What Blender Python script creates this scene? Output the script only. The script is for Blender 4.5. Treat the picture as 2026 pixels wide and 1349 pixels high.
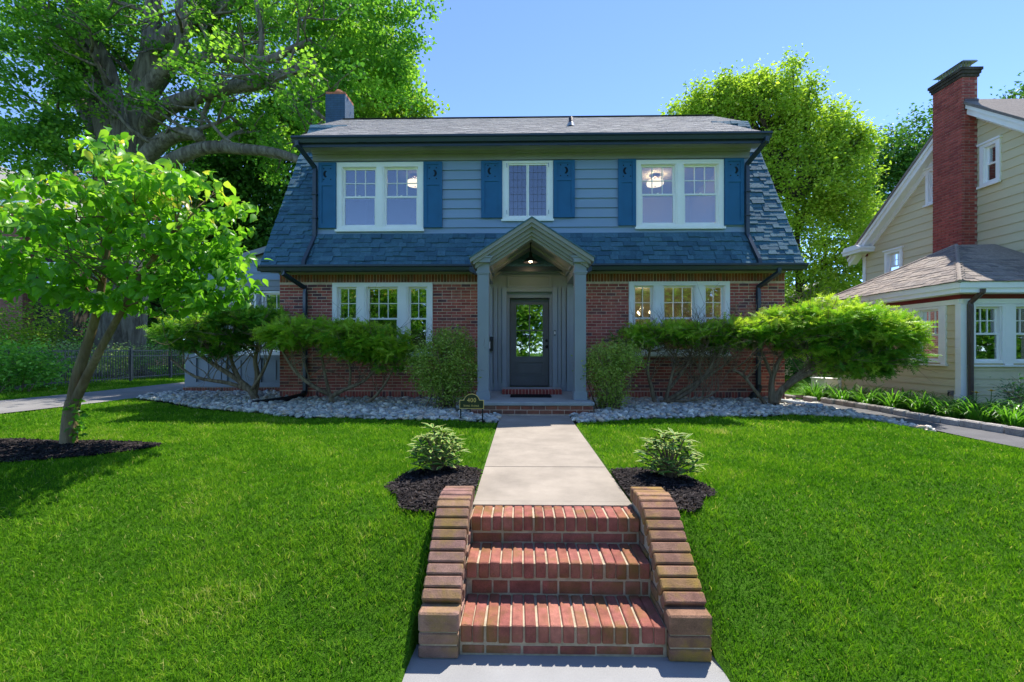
import bpy, bmesh, math, random
import numpy as np
from mathutils import Vector, Matrix

# ------------------------------------------------------------------ camera, sky, sun, exposure
for o in list(bpy.data.objects):
    bpy.data.objects.remove(o, do_unlink=True)
SC = bpy.context.scene
COL = SC.collection
EYE = 1.115                                     # eye height above the front walk (z = 0)
cam_d = bpy.data.cameras.new('camera')
cam_d.sensor_width = 36.0
cam_d.lens = 900.0 / 2026.0 * 36.0              # 16 mm wide angle
cam_d.shift_y = 16.0 / 2026.0
cam_d.clip_start = 0.05
cam_d.clip_end = 2000.0
cam = bpy.data.objects.new('camera', cam_d)
COL.objects.link(cam)
cam.location = (0.0, 0.0, EYE)
cam.rotation_euler = (math.pi / 2, 0.0, 0.02)
SC.camera = cam

SUN_DIR = Vector((0.31, 0.44, 1.0)).normalized()   # towards the sun: behind the house, to the right
ELEV = math.asin(SUN_DIR.z)
AZIM = math.atan2(SUN_DIR.x, SUN_DIR.y)
world = bpy.data.worlds.new('World')
SC.world = world
world.use_nodes = True
wn, wl = world.node_tree.nodes, world.node_tree.links
wn.clear()
w_out = wn.new('ShaderNodeOutputWorld')
w_bg = wn.new('ShaderNodeBackground')
w_sky = wn.new('ShaderNodeTexSky')
w_sky.sky_type = 'NISHITA'
w_sky.sun_disc = False
w_sky.sun_elevation = ELEV
w_sky.sun_rotation = AZIM
w_sky.altitude = 0.0
w_sky.air_density = 0.44
w_sky.dust_density = 0.0
w_sky.ozone_density = 4.5
w_bg.inputs['Strength'].default_value = 0.15
wl.new(w_sky.outputs[0], w_bg.inputs['Color'])
wl.new(w_bg.outputs[0], w_out.inputs['Surface'])

sun_d = bpy.data.lights.new('sun', 'SUN')
sun_d.energy = 2.7
sun_d.angle = math.radians(0.55)
sun_d.color = (1.0, 0.95, 0.86)
sun = bpy.data.objects.new('sun', sun_d)
COL.objects.link(sun)
sun.location = (20, 17, 40)
sun.rotation_euler = SUN_DIR.to_track_quat('Z', 'Y').to_euler()

SC.render.engine = 'CYCLES'
SC.view_settings.view_transform = 'Standard'
SC.view_settings.look = 'None'
SC.view_settings.gamma = 1.0
SC.view_settings.exposure = 1.68
SC.cycles.max_bounces = 8
SC.cycles.transparent_max_bounces = 12

# ------------------------------------------------------------------ helpers
random.seed(7)
RNG = np.random.default_rng(11)
PI = math.pi


def srgb(r, g, b):
    f = lambda c: (c / 255 / 12.92) if c / 255 <= 0.04045 else ((c / 255 + 0.055) / 1.055) ** 2.4
    return (f(r), f(g), f(b))


def link(o, parent=None):
    COL.objects.link(o)
    if parent is not None:
        o.parent = parent
        if parent.type == 'EMPTY':
            o.matrix_parent_inverse = Matrix.Translation(-Vector(parent.location))
    return o


def tag(o, label=None, cat=None, group=None, kind=None):
    if label: o['label'] = label
    if cat: o['category'] = cat
    if group: o['group'] = group
    if kind: o['kind'] = kind
    return o


def thing(name, label, cat, loc, group=None):
    o = bpy.data.objects.new(name, None)
    o.empty_display_size = 0.2
    o.location = loc
    link(o)
    return tag(o, label, cat, group)


class MB:
    """collects faces; tf maps local points to world"""
    def __init__(self, tf=None):
        self.v, self.f, self.mi, self.tf = [], [], [], tf

    def add(self, pts, faces, mi=0):
        b = len(self.v)
        for p in pts:
            p = tuple(p)
            self.v.append(self.tf(*p) if self.tf else p)
        for fc in faces:
            self.f.append(tuple(b + i for i in fc)); self.mi.append(mi)
        return self

    def hexa(self, p, mi=0):
        return self.add(p, [(3, 2, 1, 0), (4, 5, 6, 7), (0, 1, 5, 4), (1, 2, 6, 5), (2, 3, 7, 6), (3, 0, 4, 7)], mi)

    def box(self, x0, x1, y0, y1, z0, z1, mi=0):
        return self.hexa([(x0, y0, z0), (x1, y0, z0), (x1, y1, z0), (x0, y1, z0),
                          (x0, y0, z1), (x1, y0, z1), (x1, y1, z1), (x0, y1, z1)], mi)

    def extrude(self, poly, fn, a, b, mi=0):
        """poly: 2-D points; fn(u, v, t) -> 3-D point; from t=a to t=b"""
        n = len(poly)
        pts = [fn(u, v, a) for u, v in poly] + [fn(u, v, b) for u, v in poly]
        fs = [tuple(range(n - 1, -1, -1)), tuple(range(n, 2 * n))]
        fs += [(i, (i + 1) % n, n + (i + 1) % n, n + i) for i in range(n)]
        return self.add(pts, fs, mi)

    def tube(self, pts, rad, n=8, mi=0, cap=True, squash=1.0, rot=0.0):
        pts = [Vector(p) for p in pts]
        if not hasattr(rad, '__len__'): rad = [rad] * len(pts)
        T = []
        for i in range(len(pts)):
            a = pts[max(0, i - 1)]; c = pts[min(len(pts) - 1, i + 1)]
            t = (c - a)
            T.append(t.normalized() if t.length > 1e-9 else Vector((0, 0, 1)))
        ref = Vector((1, 0, 0)) if abs(T[0].x) < 0.9 else Vector((0, 1, 0))
        nrm = (ref - T[0] * ref.dot(T[0])).normalized()
        V = []
        for i, p in enumerate(pts):
            nrm = (nrm - T[i] * nrm.dot(T[i]))
            nrm = nrm.normalized() if nrm.length > 1e-6 else T[i].orthogonal().normalized()
            bi = T[i].cross(nrm)
            for k in range(n):
                a = rot + 2 * PI * k / n
                V.append(p + (nrm * math.cos(a) + bi * math.sin(a) * squash) * rad[i])
        F = []
        for i in range(len(pts) - 1):
            for k in range(n):
                k2 = (k + 1) % n
                F.append((i * n + k, i * n + k2, (i + 1) * n + k2, (i + 1) * n + k))
        if cap:
            F.append(tuple(range(n - 1, -1, -1)))
            F.append(tuple((len(pts) - 1) * n + k for k in range(n)))
        return self.add(V, F, mi)

    def lathe(self, prof, c, n=16, mi=0):
        V = [(c[0] + r * math.cos(2 * PI * k / n), c[1] + r * math.sin(2 * PI * k / n), c[2] + z) for r, z in prof for k in range(n)]
        F = [(i * n + k, i * n + (k + 1) % n, (i + 1) * n + (k + 1) % n, (i + 1) * n + k) for i in range(len(prof) - 1) for k in range(n)]
        return self.add(V, F, mi)

    def mesh(self, name, mats):
        me = bpy.data.meshes.new(name)
        me.from_pydata([tuple(p) for p in self.v], [], self.f)
        mats = mats if isinstance(mats, (list, tuple)) else [mats]
        for m in mats: me.materials.append(m)
        if len(mats) > 1: me.polygons.foreach_set('material_index', self.mi)
        me.update()
        return me

    def build(self, name, mats, parent=None, smooth=False, kind=None):
        me = self.mesh(name, mats)
        if smooth: me.polygons.foreach_set('use_smooth', [True] * len(me.polygons))
        o = bpy.data.objects.new(name, me)
        link(o, parent)
        if kind: o['kind'] = kind
        return o


def inst(name, me, M, parent):
    """one more object sharing the mesh me, at world matrix M"""
    o = bpy.data.objects.new(name, me)
    link(o, parent)
    o.matrix_basis = M
    return o


def cards(name, tmpl, faces, P, A, B, N, S, mats, tint=None, parent=None, smooth=False, kind=None, mi=None):
    """many copies of a small template (u along A, v along B, w along N) as one mesh"""
    T = np.asarray(tmpl, float); K = len(T); n = len(P)
    S = np.broadcast_to(np.asarray(S, float), (n,))[:, None, None]
    V = P[:, None, :] + S * (T[None, :, 0:1] * A[:, None, :] + T[None, :, 1:2] * B[:, None, :] + T[None, :, 2:3] * N[:, None, :])
    V = V.reshape(-1, 3)
    lens = [len(f) for f in faces]
    flat = np.concatenate([np.asarray(f) for f in faces])
    loops = (flat[None, :] + (np.arange(n) * K)[:, None]).ravel()
    starts1 = np.concatenate([[0], np.cumsum(lens)[:-1]])
    starts = (starts1[None, :] + (np.arange(n) * sum(lens))[:, None]).ravel()
    me = bpy.data.meshes.new(name)
    me.vertices.add(len(V)); me.vertices.foreach_set('co', V.astype(np.float32).ravel())
    me.loops.add(len(loops)); me.loops.foreach_set('vertex_index', loops.astype(np.int32))
    me.polygons.add(len(starts)); me.polygons.foreach_set('loop_start', starts.astype(np.int32))
    mats = mats if isinstance(mats, (list, tuple)) else [mats]
    for m in mats: me.materials.append(m)
    if mi is not None: me.polygons.foreach_set('material_index', np.tile(np.asarray(mi, np.int32), n))
    if smooth: me.polygons.foreach_set('use_smooth', np.ones(len(starts), bool))
    if tint is not None:
        at = me.attributes.new('tint', 'FLOAT', 'POINT')
        at.data.foreach_set('value', np.repeat(tint, K).astype(np.float32))
    me.update(calc_edges=True)
    o = bpy.data.objects.new(name, me)
    link(o, parent)
    if kind: o['kind'] = kind
    return o


def unit(v):
    return v / np.maximum(np.linalg.norm(v, axis=-1, keepdims=True), 1e-9)


def frames(rs, D, Nn):
    """orthonormal frames: A along D, N near Nn"""
    A = unit(D)
    N = unit(Nn - (Nn * A).sum(-1, keepdims=True) * A)
    return A, np.cross(N, A), N


def smooth01(t):
    t = np.clip(t, 0, 1)
    return t * t * (3 - 2 * t)


# ------------------------------------------------------------------ materials
def new_mat(name):
    m = bpy.data.materials.new(name)
    m.use_nodes = True
    nt = m.node_tree
    nt.nodes.clear()
    out = nt.nodes.new('ShaderNodeOutputMaterial')
    return m, nt.nodes, nt.links, out


def ramp(N, L, fac, stops, interp='LINEAR'):
    r = N.new('ShaderNodeValToRGB')
    r.color_ramp.interpolation = interp
    e = r.color_ramp.elements
    while len(e) < len(stops): e.new(0.5)
    for el, (p, c) in zip(e, stops):
        el.position = p; el.color = (*c[:3], 1)
    if fac is not None: L.new(fac, r.inputs[0])
    return r.outputs[0]


def noise(N, L, scale, detail=4.0, rough=0.55, vec=None, dist=0.0):
    n = N.new('ShaderNodeTexNoise')
    n.inputs['Scale'].default_value = scale
    n.inputs['Detail'].default_value = detail
    n.inputs['Roughness'].default_value = rough
    n.inputs['Distortion'].default_value = dist
    if vec is not None: L.new(vec, n.inputs['Vector'])
    return n.outputs[0]


def mixc(N, L, fac, a, b, mode='MIX'):
    m = N.new('ShaderNodeMix')
    m.data_type = 'RGBA'; m.blend_type = mode
    for sock, val in ((m.inputs[0], fac), (m.inputs[6], a), (m.inputs[7], b)):
        if hasattr(val, 'is_linked'): L.new(val, sock)
        elif isinstance(val, (tuple, list)): sock.default_value = (*val[:3], 1)
        else: sock.default_value = val
    return m.outputs[2]


def math_n(N, L, op, a, b=0.0):
    m = N.new('ShaderNodeMath'); m.operation = op
    for s, v in ((m.inputs[0], a), (m.inputs[1], b)):
        if hasattr(v, 'is_linked'): L.new(v, s)
        else: s.default_value = v
    return m.outputs[0]


def piece_random(N, L):
    oi = N.new('ShaderNodeObjectInfo'); ge = N.new('ShaderNodeNewGeometry')
    s = math_n(N, L, 'ADD', oi.outputs['Random'], ge.outputs['Random Per Island'])
    return math_n(N, L, 'FRACT', s)


def surf(name, col, rough=0.6, var=0.2, scale=5.0, bump=0.15, bscale=60.0, spec=0.35, palette=None, metal=0.0,
         stain=None, stretch=None, coat=0.0, speck=0.0):
    """painted or mineral surface: base colour with soft mottling, fine relief; palette: per piece colours;
    stain: (colour, scale, low, high, amount)"""
    m, N, L, out = new_mat(name)
    ge = N.new('ShaderNodeNewGeometry')
    vec = ge.outputs['Position']
    if stretch:
        mp = N.new('ShaderNodeMapping'); mp.inputs['Scale'].default_value = stretch
        L.new(vec, mp.inputs['Vector']); vec = mp.outputs[0]
    if palette:
        base = ramp(N, L, piece_random(N, L), [(i / len(palette), c) for i, c in enumerate(palette)], 'CONSTANT')
    else:
        base = None
    f = noise(N, L, scale, 5, 0.6, vec)
    k0, k1 = 1 - var, 1 + var
    if base is None:
        c = ramp(N, L, f, [(0.3, tuple(x * k0 for x in col)), (0.7, tuple(min(1, x * k1) for x in col))])
    else:
        g = ramp(N, L, f, [(0.3, (k0,) * 3), (0.7, (k1,) * 3)])
        c = mixc(N, L, 1.0, base, g, 'MULTIPLY')
    if speck:
        sp = noise(N, L, bscale * 2.2, 2, 0.7, vec)
        c = mixc(N, L, 1.0, c, ramp(N, L, sp, [(0.35, (1 - speck,) * 3), (0.65, (1 + speck,) * 3)]), 'MULTIPLY')
    if stain:
        sc, ss, lo, hi, am = stain
        s = noise(N, L, ss, 6, 0.65, ge.outputs['Position'], 0.4)
        sf = ramp(N, L, s, [(lo, (0, 0, 0)), (hi, (am, am, am))])
        c = mixc(N, L, sf, c, sc)
    p = N.new('ShaderNodeBsdfPrincipled')
    L.new(c, p.inputs['Base Color'])
    p.inputs['Roughness'].default_value = rough
    p.inputs['Metallic'].default_value = metal
    p.inputs['Specular IOR Level'].default_value = spec
    p.inputs['Coat Weight'].default_value = coat
    if bump:
        b = N.new('ShaderNodeBump')
        b.inputs['Strength'].default_value = bump
        b.inputs['Distance'].default_value = 0.01
        L.new(noise(N, L, bscale, 5, 0.65, vec), b.inputs['Height'])
        L.new(b.outputs[0], p.inputs['Normal'])
    L.new(p.outputs[0], out.inputs['Surface'])
    return m


def leaf_mat(name, stops, trans=0.45, rough=0.5, spec=0.25, gain=1.5):
    """foliage: colour from the per leaf tint, light passing through the blade"""
    m, N, L, out = new_mat(name)
    a = N.new('ShaderNodeAttribute'); a.attribute_name = 'tint'
    c = ramp(N, L, a.outputs['Fac'], stops)
    d = N.new('ShaderNodeBsdfPrincipled')
    L.new(c, d.inputs['Base Color'])
    d.inputs['Roughness'].default_value = rough
    d.inputs['Specular IOR Level'].default_value = spec
    t = N.new('ShaderNodeBsdfTranslucent')
    L.new(mixc(N, L, 1.0, c, (gain, gain * 1.05, gain * 0.55), 'MULTIPLY'), t.inputs['Color'])
    mx = N.new('ShaderNodeMixShader'); mx.inputs[0].default_value = trans
    L.new(d.outputs[0], mx.inputs[1]); L.new(t.outputs[0], mx.inputs[2])
    L.new(mx.outputs[0], out.inputs['Surface'])
    return m


def glass_mat(name, refl=0.16, tint=(0.86, 0.9, 0.9)):
    m, N, L, out = new_mat(name)
    tr = N.new('ShaderNodeBsdfTransparent'); tr.inputs[0].default_value = (*tint, 1)
    gl = N.new('ShaderNodeBsdfGlossy'); gl.inputs['Roughness'].default_value = 0.015
    gl.inputs['Color'].default_value = (0.95, 0.97, 1, 1)
    lw = N.new('ShaderNodeLayerWeight'); lw.inputs['Blend'].default_value = 0.25
    fac = math_n(N, L, 'ADD', lw.outputs['Fresnel'], refl)
    b = N.new('ShaderNodeBump'); b.inputs['Strength'].default_value = 0.02; b.inputs['Distance'].default_value = 0.02
    ge = N.new('ShaderNodeNewGeometry')
    L.new(noise(N, L, 3.0, 2, 0.5, ge.outputs['Position']), b.inputs['Height'])
    L.new(b.outputs[0], gl.inputs['Normal'])
    mx = N.new('ShaderNodeMixShader')
    L.new(fac, mx.inputs[0]); L.new(tr.outputs[0], mx.inputs[1]); L.new(gl.outputs[0], mx.inputs[2])
    L.new(mx.outputs[0], out.inputs['Surface'])
    return m


def emit_mat(name, col, strength):
    m, N, L, out = new_mat(name)
    e = N.new('ShaderNodeEmission'); e.inputs[0].default_value = (*col, 1); e.inputs[1].default_value = strength
    L.new(e.outputs[0], out.inputs['Surface'])
    return m


def bark_mat(name, c0, c1, scale=6.0):
    m, N, L, out = new_mat(name)
    ge = N.new('ShaderNodeNewGeometry')
    mp = N.new('ShaderNodeMapping'); mp.inputs['Scale'].default_value = (1.0, 1.0, 0.16)
    L.new(ge.outputs['Position'], mp.inputs['Vector'])
    f = noise(N, L, scale, 8, 0.65, mp.outputs[0], 0.6)
    g = noise(N, L, 1.3, 4, 0.6, ge.outputs['Position'])
    c = mixc(N, L, 1.0, ramp(N, L, f, [(0.36, c0), (0.62, c1)]), ramp(N, L, g, [(0.3, (0.75,) * 3), (0.7, (1.2, 1.2, 1.15))]), 'MULTIPLY')
    p = N.new('ShaderNodeBsdfPrincipled'); L.new(c, p.inputs['Base Color'])
    p.inputs['Roughness'].default_value = 0.85; p.inputs['Specular IOR Level'].default_value = 0.15
    b = N.new('ShaderNodeBump'); b.inputs['Strength'].default_value = 0.8; b.inputs['Distance'].default_value = 0.06
    L.new(f, b.inputs['Height']); L.new(b.outputs[0], p.inputs['Normal'])
    L.new(p.outputs[0], out.inputs['Surface'])
    return m


M = {}
M['brick'] = surf('house brick', None, 0.8, 0.25, 9, 0.35, 90, 0.2, speck=0.12,
                  palette=[(0.417, 0.106, 0.079), (0.363, 0.091, 0.074), (0.472, 0.136, 0.099), (0.444, 0.113, 0.090), (0.327, 0.083, 0.069),
                           (0.417, 0.121, 0.086), (0.155, 0.068, 0.074), (0.472, 0.140, 0.108), (0.390, 0.098, 0.082), (0.227, 0.083, 0.078)])
M['soldier'] = surf('brown soldier brick', None, 0.8, 0.25, 9, 0.35, 90, 0.2, speck=0.12,
                    palette=[(0.279, 0.098, 0.057), (0.207, 0.083, 0.057), (0.331, 0.112, 0.068), (0.166, 0.088, 0.060), (0.290, 0.112, 0.068), (0.248, 0.080, 0.051)])
M['mortar'] = surf('tan mortar', (0.66, 0.48, 0.37), 0.9, 0.2, 12, 0.4, 120, 0.1, speck=0.15)
M['step_brick'] = surf('stair brick', None, 0.82, 0.30, 14, 0.55, 130, 0.2, speck=0.3,
                       palette=[(0.284, 0.095, 0.073), (0.318, 0.116, 0.086), (0.249, 0.082, 0.065), (0.344, 0.138, 0.103), (0.292, 0.103, 0.082), (0.267, 0.095, 0.065)],
                       stain=((0.17, 0.115, 0.022), 4.2, 0.47, 0.66, 0.7))
M['cheek_brick'] = surf('weathered stair wall brick', None, 0.88, 0.28, 12, 0.6, 130, 0.15, speck=0.32,
                        palette=[(0.270, 0.158, 0.122), (0.234, 0.135, 0.108), (0.306, 0.180, 0.135), (0.252, 0.140, 0.117), (0.216, 0.126, 0.090)],
                        stain=((0.27, 0.185, 0.03), 3.4, 0.52, 0.70, 0.7))
M['cheek_lichen'] = surf('lichen covered stair wall brick', None, 0.88, 0.28, 12, 0.6, 130, 0.15, speck=0.32,
                         palette=[(0.270, 0.149, 0.104), (0.234, 0.126, 0.090), (0.306, 0.171, 0.117), (0.252, 0.131, 0.095), (0.225, 0.126, 0.081)],
                         stain=((0.33, 0.22, 0.035), 3.0, 0.44, 0.62, 0.75))
M['step_mortar'] = surf('pale stair mortar', (0.44, 0.36, 0.26), 0.92, 0.22, 16, 0.5, 150, 0.1, speck=0.2, stain=((0.2, 0.17, 0.08), 6, 0.5, 0.7, 0.5))
M['siding'] = surf('slate blue painted clapboard', (0.250, 0.335, 0.445), 0.55, 0.06, 2.5, 0.12, 70, 0.35, stretch=(0.15, 1, 1))
M['trim'] = surf('slate grey painted trim', (0.260, 0.285, 0.315), 0.5, 0.05, 3, 0.06, 50, 0.35)
M['trim_dark'] = surf('shaded olive grey cornice paint', (0.275, 0.27, 0.24), 0.5, 0.08, 3, 0.06, 50, 0.35)  # brownish olive is the cornice's own paint colour
M['navy'] = surf('navy shutter paint', (0.014, 0.115, 0.240), 0.5, 0.08, 4, 0.08, 60, 0.35)
M['cutout_shade'] = surf('painted shutter cut-out shade', (0.006, 0.012, 0.022), 0.7, 0.05, 4, 0, 60, 0.2)  # near-black colour paints the shade inside the cut-outs
M['gutter'] = surf('dark bronze blue gutter metal', (0.022, 0.036, 0.050), 0.35, 0.1, 3, 0.03, 20, 0.5)
M['white'] = surf('white window paint', (0.93, 0.89, 0.83), 0.45, 0.03, 4, 0.04, 40, 0.35)
M['door'] = surf('charcoal door paint', (0.12, 0.125, 0.135), 0.45, 0.08, 3, 0.05, 50, 0.4)
M['black'] = surf('black metal', (0.012, 0.012, 0.013), 0.4, 0.1, 8, 0.03, 50, 0.45)
M['shingle'] = surf('blue slate roof shingle', None, 0.85, 0.18, 20, 0.6, 180, 0.25, speck=0.3,
                    palette=[(0.065, 0.150, 0.195), (0.057, 0.133, 0.179), (0.078, 0.166, 0.215), (0.062, 0.143, 0.192), (0.049, 0.114, 0.159)])
M['shingle_top'] = surf('pale grey upper shingle', None, 0.9, 0.18, 20, 0.6, 180, 0.2, speck=0.3,  # paler, greyer palette than the lower roof shingles
                        palette=[(0.238, 0.229, 0.229), (0.290, 0.277, 0.277), (0.194, 0.190, 0.198), (0.264, 0.255, 0.251), (0.317, 0.304, 0.295)])
M['shingle_tan'] = surf('brown grey porch shingle', None, 0.9, 0.2, 20, 0.6, 160, 0.2, speck=0.3,
                        palette=[(0.285, 0.237, 0.204), (0.237, 0.199, 0.176), (0.323, 0.271, 0.228), (0.209, 0.180, 0.162), (0.275, 0.237, 0.209)])
M['glass'] = glass_mat('window glass', 0.14)
M['door_glass'] = glass_mat('door glass', 0.24)
M['lead_glass'] = glass_mat('leaded window glass', 0.12, (0.7, 0.74, 0.76))
M['lead'] = surf('lead came', (0.10, 0.10, 0.11), 0.5, 0.1, 9, 0, 50, 0.4)
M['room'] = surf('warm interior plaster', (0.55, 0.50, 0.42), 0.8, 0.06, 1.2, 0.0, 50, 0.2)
M['room_dark'] = surf('darkened interior plaster', (0.07, 0.07, 0.075), 0.8, 0.06, 1.2, 0.0, 50, 0.2)  # room shade put into the colour so pane reflections dominate
M['concrete'] = surf('warm walkway concrete', (0.315, 0.272, 0.225), 0.9, 0.20, 2.2, 0.35, 140, 0.15, speck=0.16,
                     stain=((0.235, 0.20, 0.163), 1.1, 0.5, 0.75, 0.6))
M['concrete_grey'] = surf('pale grey sidewalk concrete', (0.285, 0.28, 0.275), 0.9, 0.1, 2.0, 0.3, 130, 0.15, speck=0.25)
M['bluestone'] = surf('rough grey slab stone', (0.34, 0.35, 0.34), 0.85, 0.15, 4, 0.5, 60, 0.2, speck=0.15)
M['asphalt'] = surf('grey asphalt', (0.13, 0.127, 0.132), 0.92, 0.15, 2.5, 0.5, 180, 0.15, speck=0.25)
M['drive'] = surf('old pale driveway asphalt', (0.21, 0.20, 0.19), 0.92, 0.18, 1.2, 0.4, 120, 0.15, speck=0.2)
M['granite'] = surf('granite kerb stone', None, 0.85, 0.2, 12, 0.7, 50, 0.2, speck=0.25,
                    palette=[(0.33, 0.32, 0.31), (0.38, 0.36, 0.34), (0.30, 0.27, 0.25), (0.36, 0.33, 0.30)])
M['soil'] = surf('dark soil', (0.035, 0.024, 0.018), 0.95, 0.3, 8, 0.8, 60, 0.1)
M['mulch'] = surf('dark shredded mulch', None, 0.95, 0.25, 20, 0.6, 120, 0.1,
                  palette=[(0.016, 0.014, 0.015), (0.026, 0.021, 0.021), (0.012, 0.011, 0.012), (0.040, 0.032, 0.030), (0.022, 0.019, 0.020), (0.065, 0.056, 0.054)])
M['stone'] = surf('river stone', None, 0.7, 0.18, 18, 0.3, 90, 0.3, speck=0.1,
                  palette=[(0.426, 0.426, 0.386), (0.582, 0.551, 0.478), (0.336, 0.343, 0.322), (0.694, 0.614, 0.497), (0.493, 0.468, 0.414), (0.616, 0.478, 0.340),
                           (0.370, 0.374, 0.350), (0.784, 0.718, 0.607), (0.470, 0.385, 0.313), (0.538, 0.530, 0.478), (0.280, 0.291, 0.276)])
M['yellow'] = surf('khaki yellow clapboard', (0.68, 0.585, 0.36), 0.6, 0.06, 2.0, 0.12, 60, 0.3, stretch=(1, 0.2, 1))
M['ywhite'] = surf('white neighbour trim', (0.92, 0.89, 0.84), 0.5, 0.03, 3, 0.04, 40, 0.35)
M['maroon'] = surf('maroon frieze paint', (0.19, 0.014, 0.02), 0.5, 0.08, 3, 0.05, 40, 0.35)
M['red_brick'] = surf('red neighbour brick', None, 0.8, 0.22, 9, 0.3, 90, 0.2, speck=0.12,
                      palette=[(0.35, 0.075, 0.058), (0.31, 0.065, 0.052), (0.40, 0.09, 0.068), (0.28, 0.058, 0.048), (0.36, 0.082, 0.06)])
M['red_mortar'] = surf('pinkish mortar', (0.42, 0.27, 0.22), 0.9, 0.15, 12, 0.3, 100, 0.1)
M['copper'] = surf('brown copper downspout', (0.085, 0.055, 0.05), 0.4, 0.2, 6, 0.05, 30, 0.45)
M['steel'] = surf('dull steel', (0.33, 0.34, 0.35), 0.4, 0.1, 8, 0.03, 50, 0.5, metal=0.7)
M['pvc'] = surf('grey plastic pipe', (0.42, 0.47, 0.52), 0.45, 0.08, 8, 0.03, 50, 0.35)
M['terracotta'] = surf('orange terracotta', (0.42, 0.15, 0.075), 0.8, 0.2, 10, 0.3, 60, 0.2)
M['gold'] = surf('gold sign paint', (0.85, 0.58, 0.16), 0.45, 0.08, 9, 0.02, 60, 0.5)
M['sign_green'] = surf('dark green sign face', (0.022, 0.030, 0.012), 0.4, 0.1, 9, 0.02, 60, 0.5)
M['mat_black'] = surf('black coir mat', (0.014, 0.015, 0.017), 0.95, 0.3, 60, 0.8, 200, 0.1)
M['bulb'] = emit_mat('lit bulb', (1.0, 0.72, 0.42), 8.0)
M['lamp_glass'] = emit_mat('lit lamp glass', (1.0, 0.74, 0.46), 0.75)
M['bark'] = bark_mat('furrowed grey bark', (0.075, 0.060, 0.045), (0.235, 0.20, 0.16), 7)
M['bark_tan'] = bark_mat('smooth tan bark', (0.16, 0.105, 0.055), (0.30, 0.215, 0.125), 12)
M['bark_yew'] = bark_mat('reddish brown yew bark', (0.13, 0.085, 0.055), (0.34, 0.25, 0.17), 16)
M['bark_dark'] = bark_mat('dark bark', (0.03, 0.024, 0.018), (0.09, 0.072, 0.055), 8)
G = lambda r, g, b: (r, g, b)
M['grass'] = leaf_mat('lawn grass blade', [(0.0, (0.040, 0.145, 0.006)), (0.45, (0.125, 0.295, 0.012)), (0.85, (0.25, 0.40, 0.028)), (1.0, (0.45, 0.45, 0.14))], 0.38, 0.75, 0.08, 1.3)
M['leaf_maple'] = leaf_mat('maple leaf', [(0.00, (0.057, 0.162, 0.023)), (0.50, (0.133, 0.294, 0.034)), (1.00, (0.285, 0.475, 0.057))], 0.5, 0.5, 0.2, 1.7)
M['leaf_dark'] = leaf_mat('dark tree leaf', [(0.00, (0.024, 0.076, 0.017)), (0.50, (0.051, 0.145, 0.025)), (1.00, (0.119, 0.255, 0.043))], 0.4, 0.5, 0.2, 1.4)
M['leaf_lime'] = leaf_mat('lime spring leaf', [(0.00, (0.120, 0.216, 0.022)), (0.50, (0.248, 0.376, 0.035)), (1.00, (0.448, 0.560, 0.080))], 0.5, 0.5, 0.2, 1.6)
M['leaf_dogwood'] = leaf_mat('dogwood leaf', [(0.00, (0.056, 0.192, 0.016)), (0.55, (0.136, 0.336, 0.022)), (0.85, (0.288, 0.480, 0.048)), (0.95, (0.576, 0.512, 0.080)), (1.00, (0.600, 0.432, 0.096))], 0.5, 0.36, 0.4, 1.6)
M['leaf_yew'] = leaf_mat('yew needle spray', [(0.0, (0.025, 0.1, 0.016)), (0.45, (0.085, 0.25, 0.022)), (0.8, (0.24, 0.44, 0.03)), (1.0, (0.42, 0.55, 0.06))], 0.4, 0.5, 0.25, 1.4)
M['leaf_azalea'] = leaf_mat('small shrub leaf', [(0.00, (0.146, 0.235, 0.039)), (0.50, (0.314, 0.426, 0.073)), (1.00, (0.538, 0.582, 0.168))], 0.4, 0.5, 0.25, 1.3)
M['leaf_bush'] = leaf_mat('garden bush leaf', [(0.00, (0.050, 0.173, 0.023)), (0.50, (0.138, 0.356, 0.036)), (1.00, (0.321, 0.574, 0.092))], 0.4, 0.45, 0.3, 1.4)
M['leaf_hosta'] = leaf_mat('pale edged ground leaf', [(0.00, (0.097, 0.211, 0.049)), (0.50, (0.243, 0.389, 0.097)), (1.00, (0.600, 0.600, 0.356))], 0.4, 0.45, 0.3, 1.3)
M['leaf_lily'] = leaf_mat('daylily blade', [(0.00, (0.048, 0.160, 0.016)), (0.50, (0.112, 0.304, 0.026)), (1.00, (0.256, 0.448, 0.064))], 0.4, 0.4, 0.35, 1.4)
M['leaf_blue'] = leaf_mat('blue green perennial leaf', [(0.00, (0.045, 0.120, 0.075)), (1.00, (0.150, 0.300, 0.150))], 0.35, 0.5, 0.25, 1.2)
M['rhodo_green'] = surf('glossy green leaf', (0.085, 0.20, 0.030), 0.55, 0.25, 25, 0.1, 60, 0.2)
M['rhodo_cream'] = surf('cream leaf edge', (0.42, 0.44, 0.12), 0.6, 0.15, 25, 0.1, 60, 0.15)
M['petal_white'] = surf('white petal', (0.8, 0.78, 0.76), 0.6, 0.1, 20, 0.1, 60, 0.2)
M['petal_yellow'] = surf('yellow petal', (0.72, 0.42, 0.02), 0.6, 0.1, 20, 0.1, 60, 0.2)
M['twig'] = surf('grey brown twig', (0.20, 0.145, 0.10), 0.85, 0.25, 20, 0.3, 90, 0.15)


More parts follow.
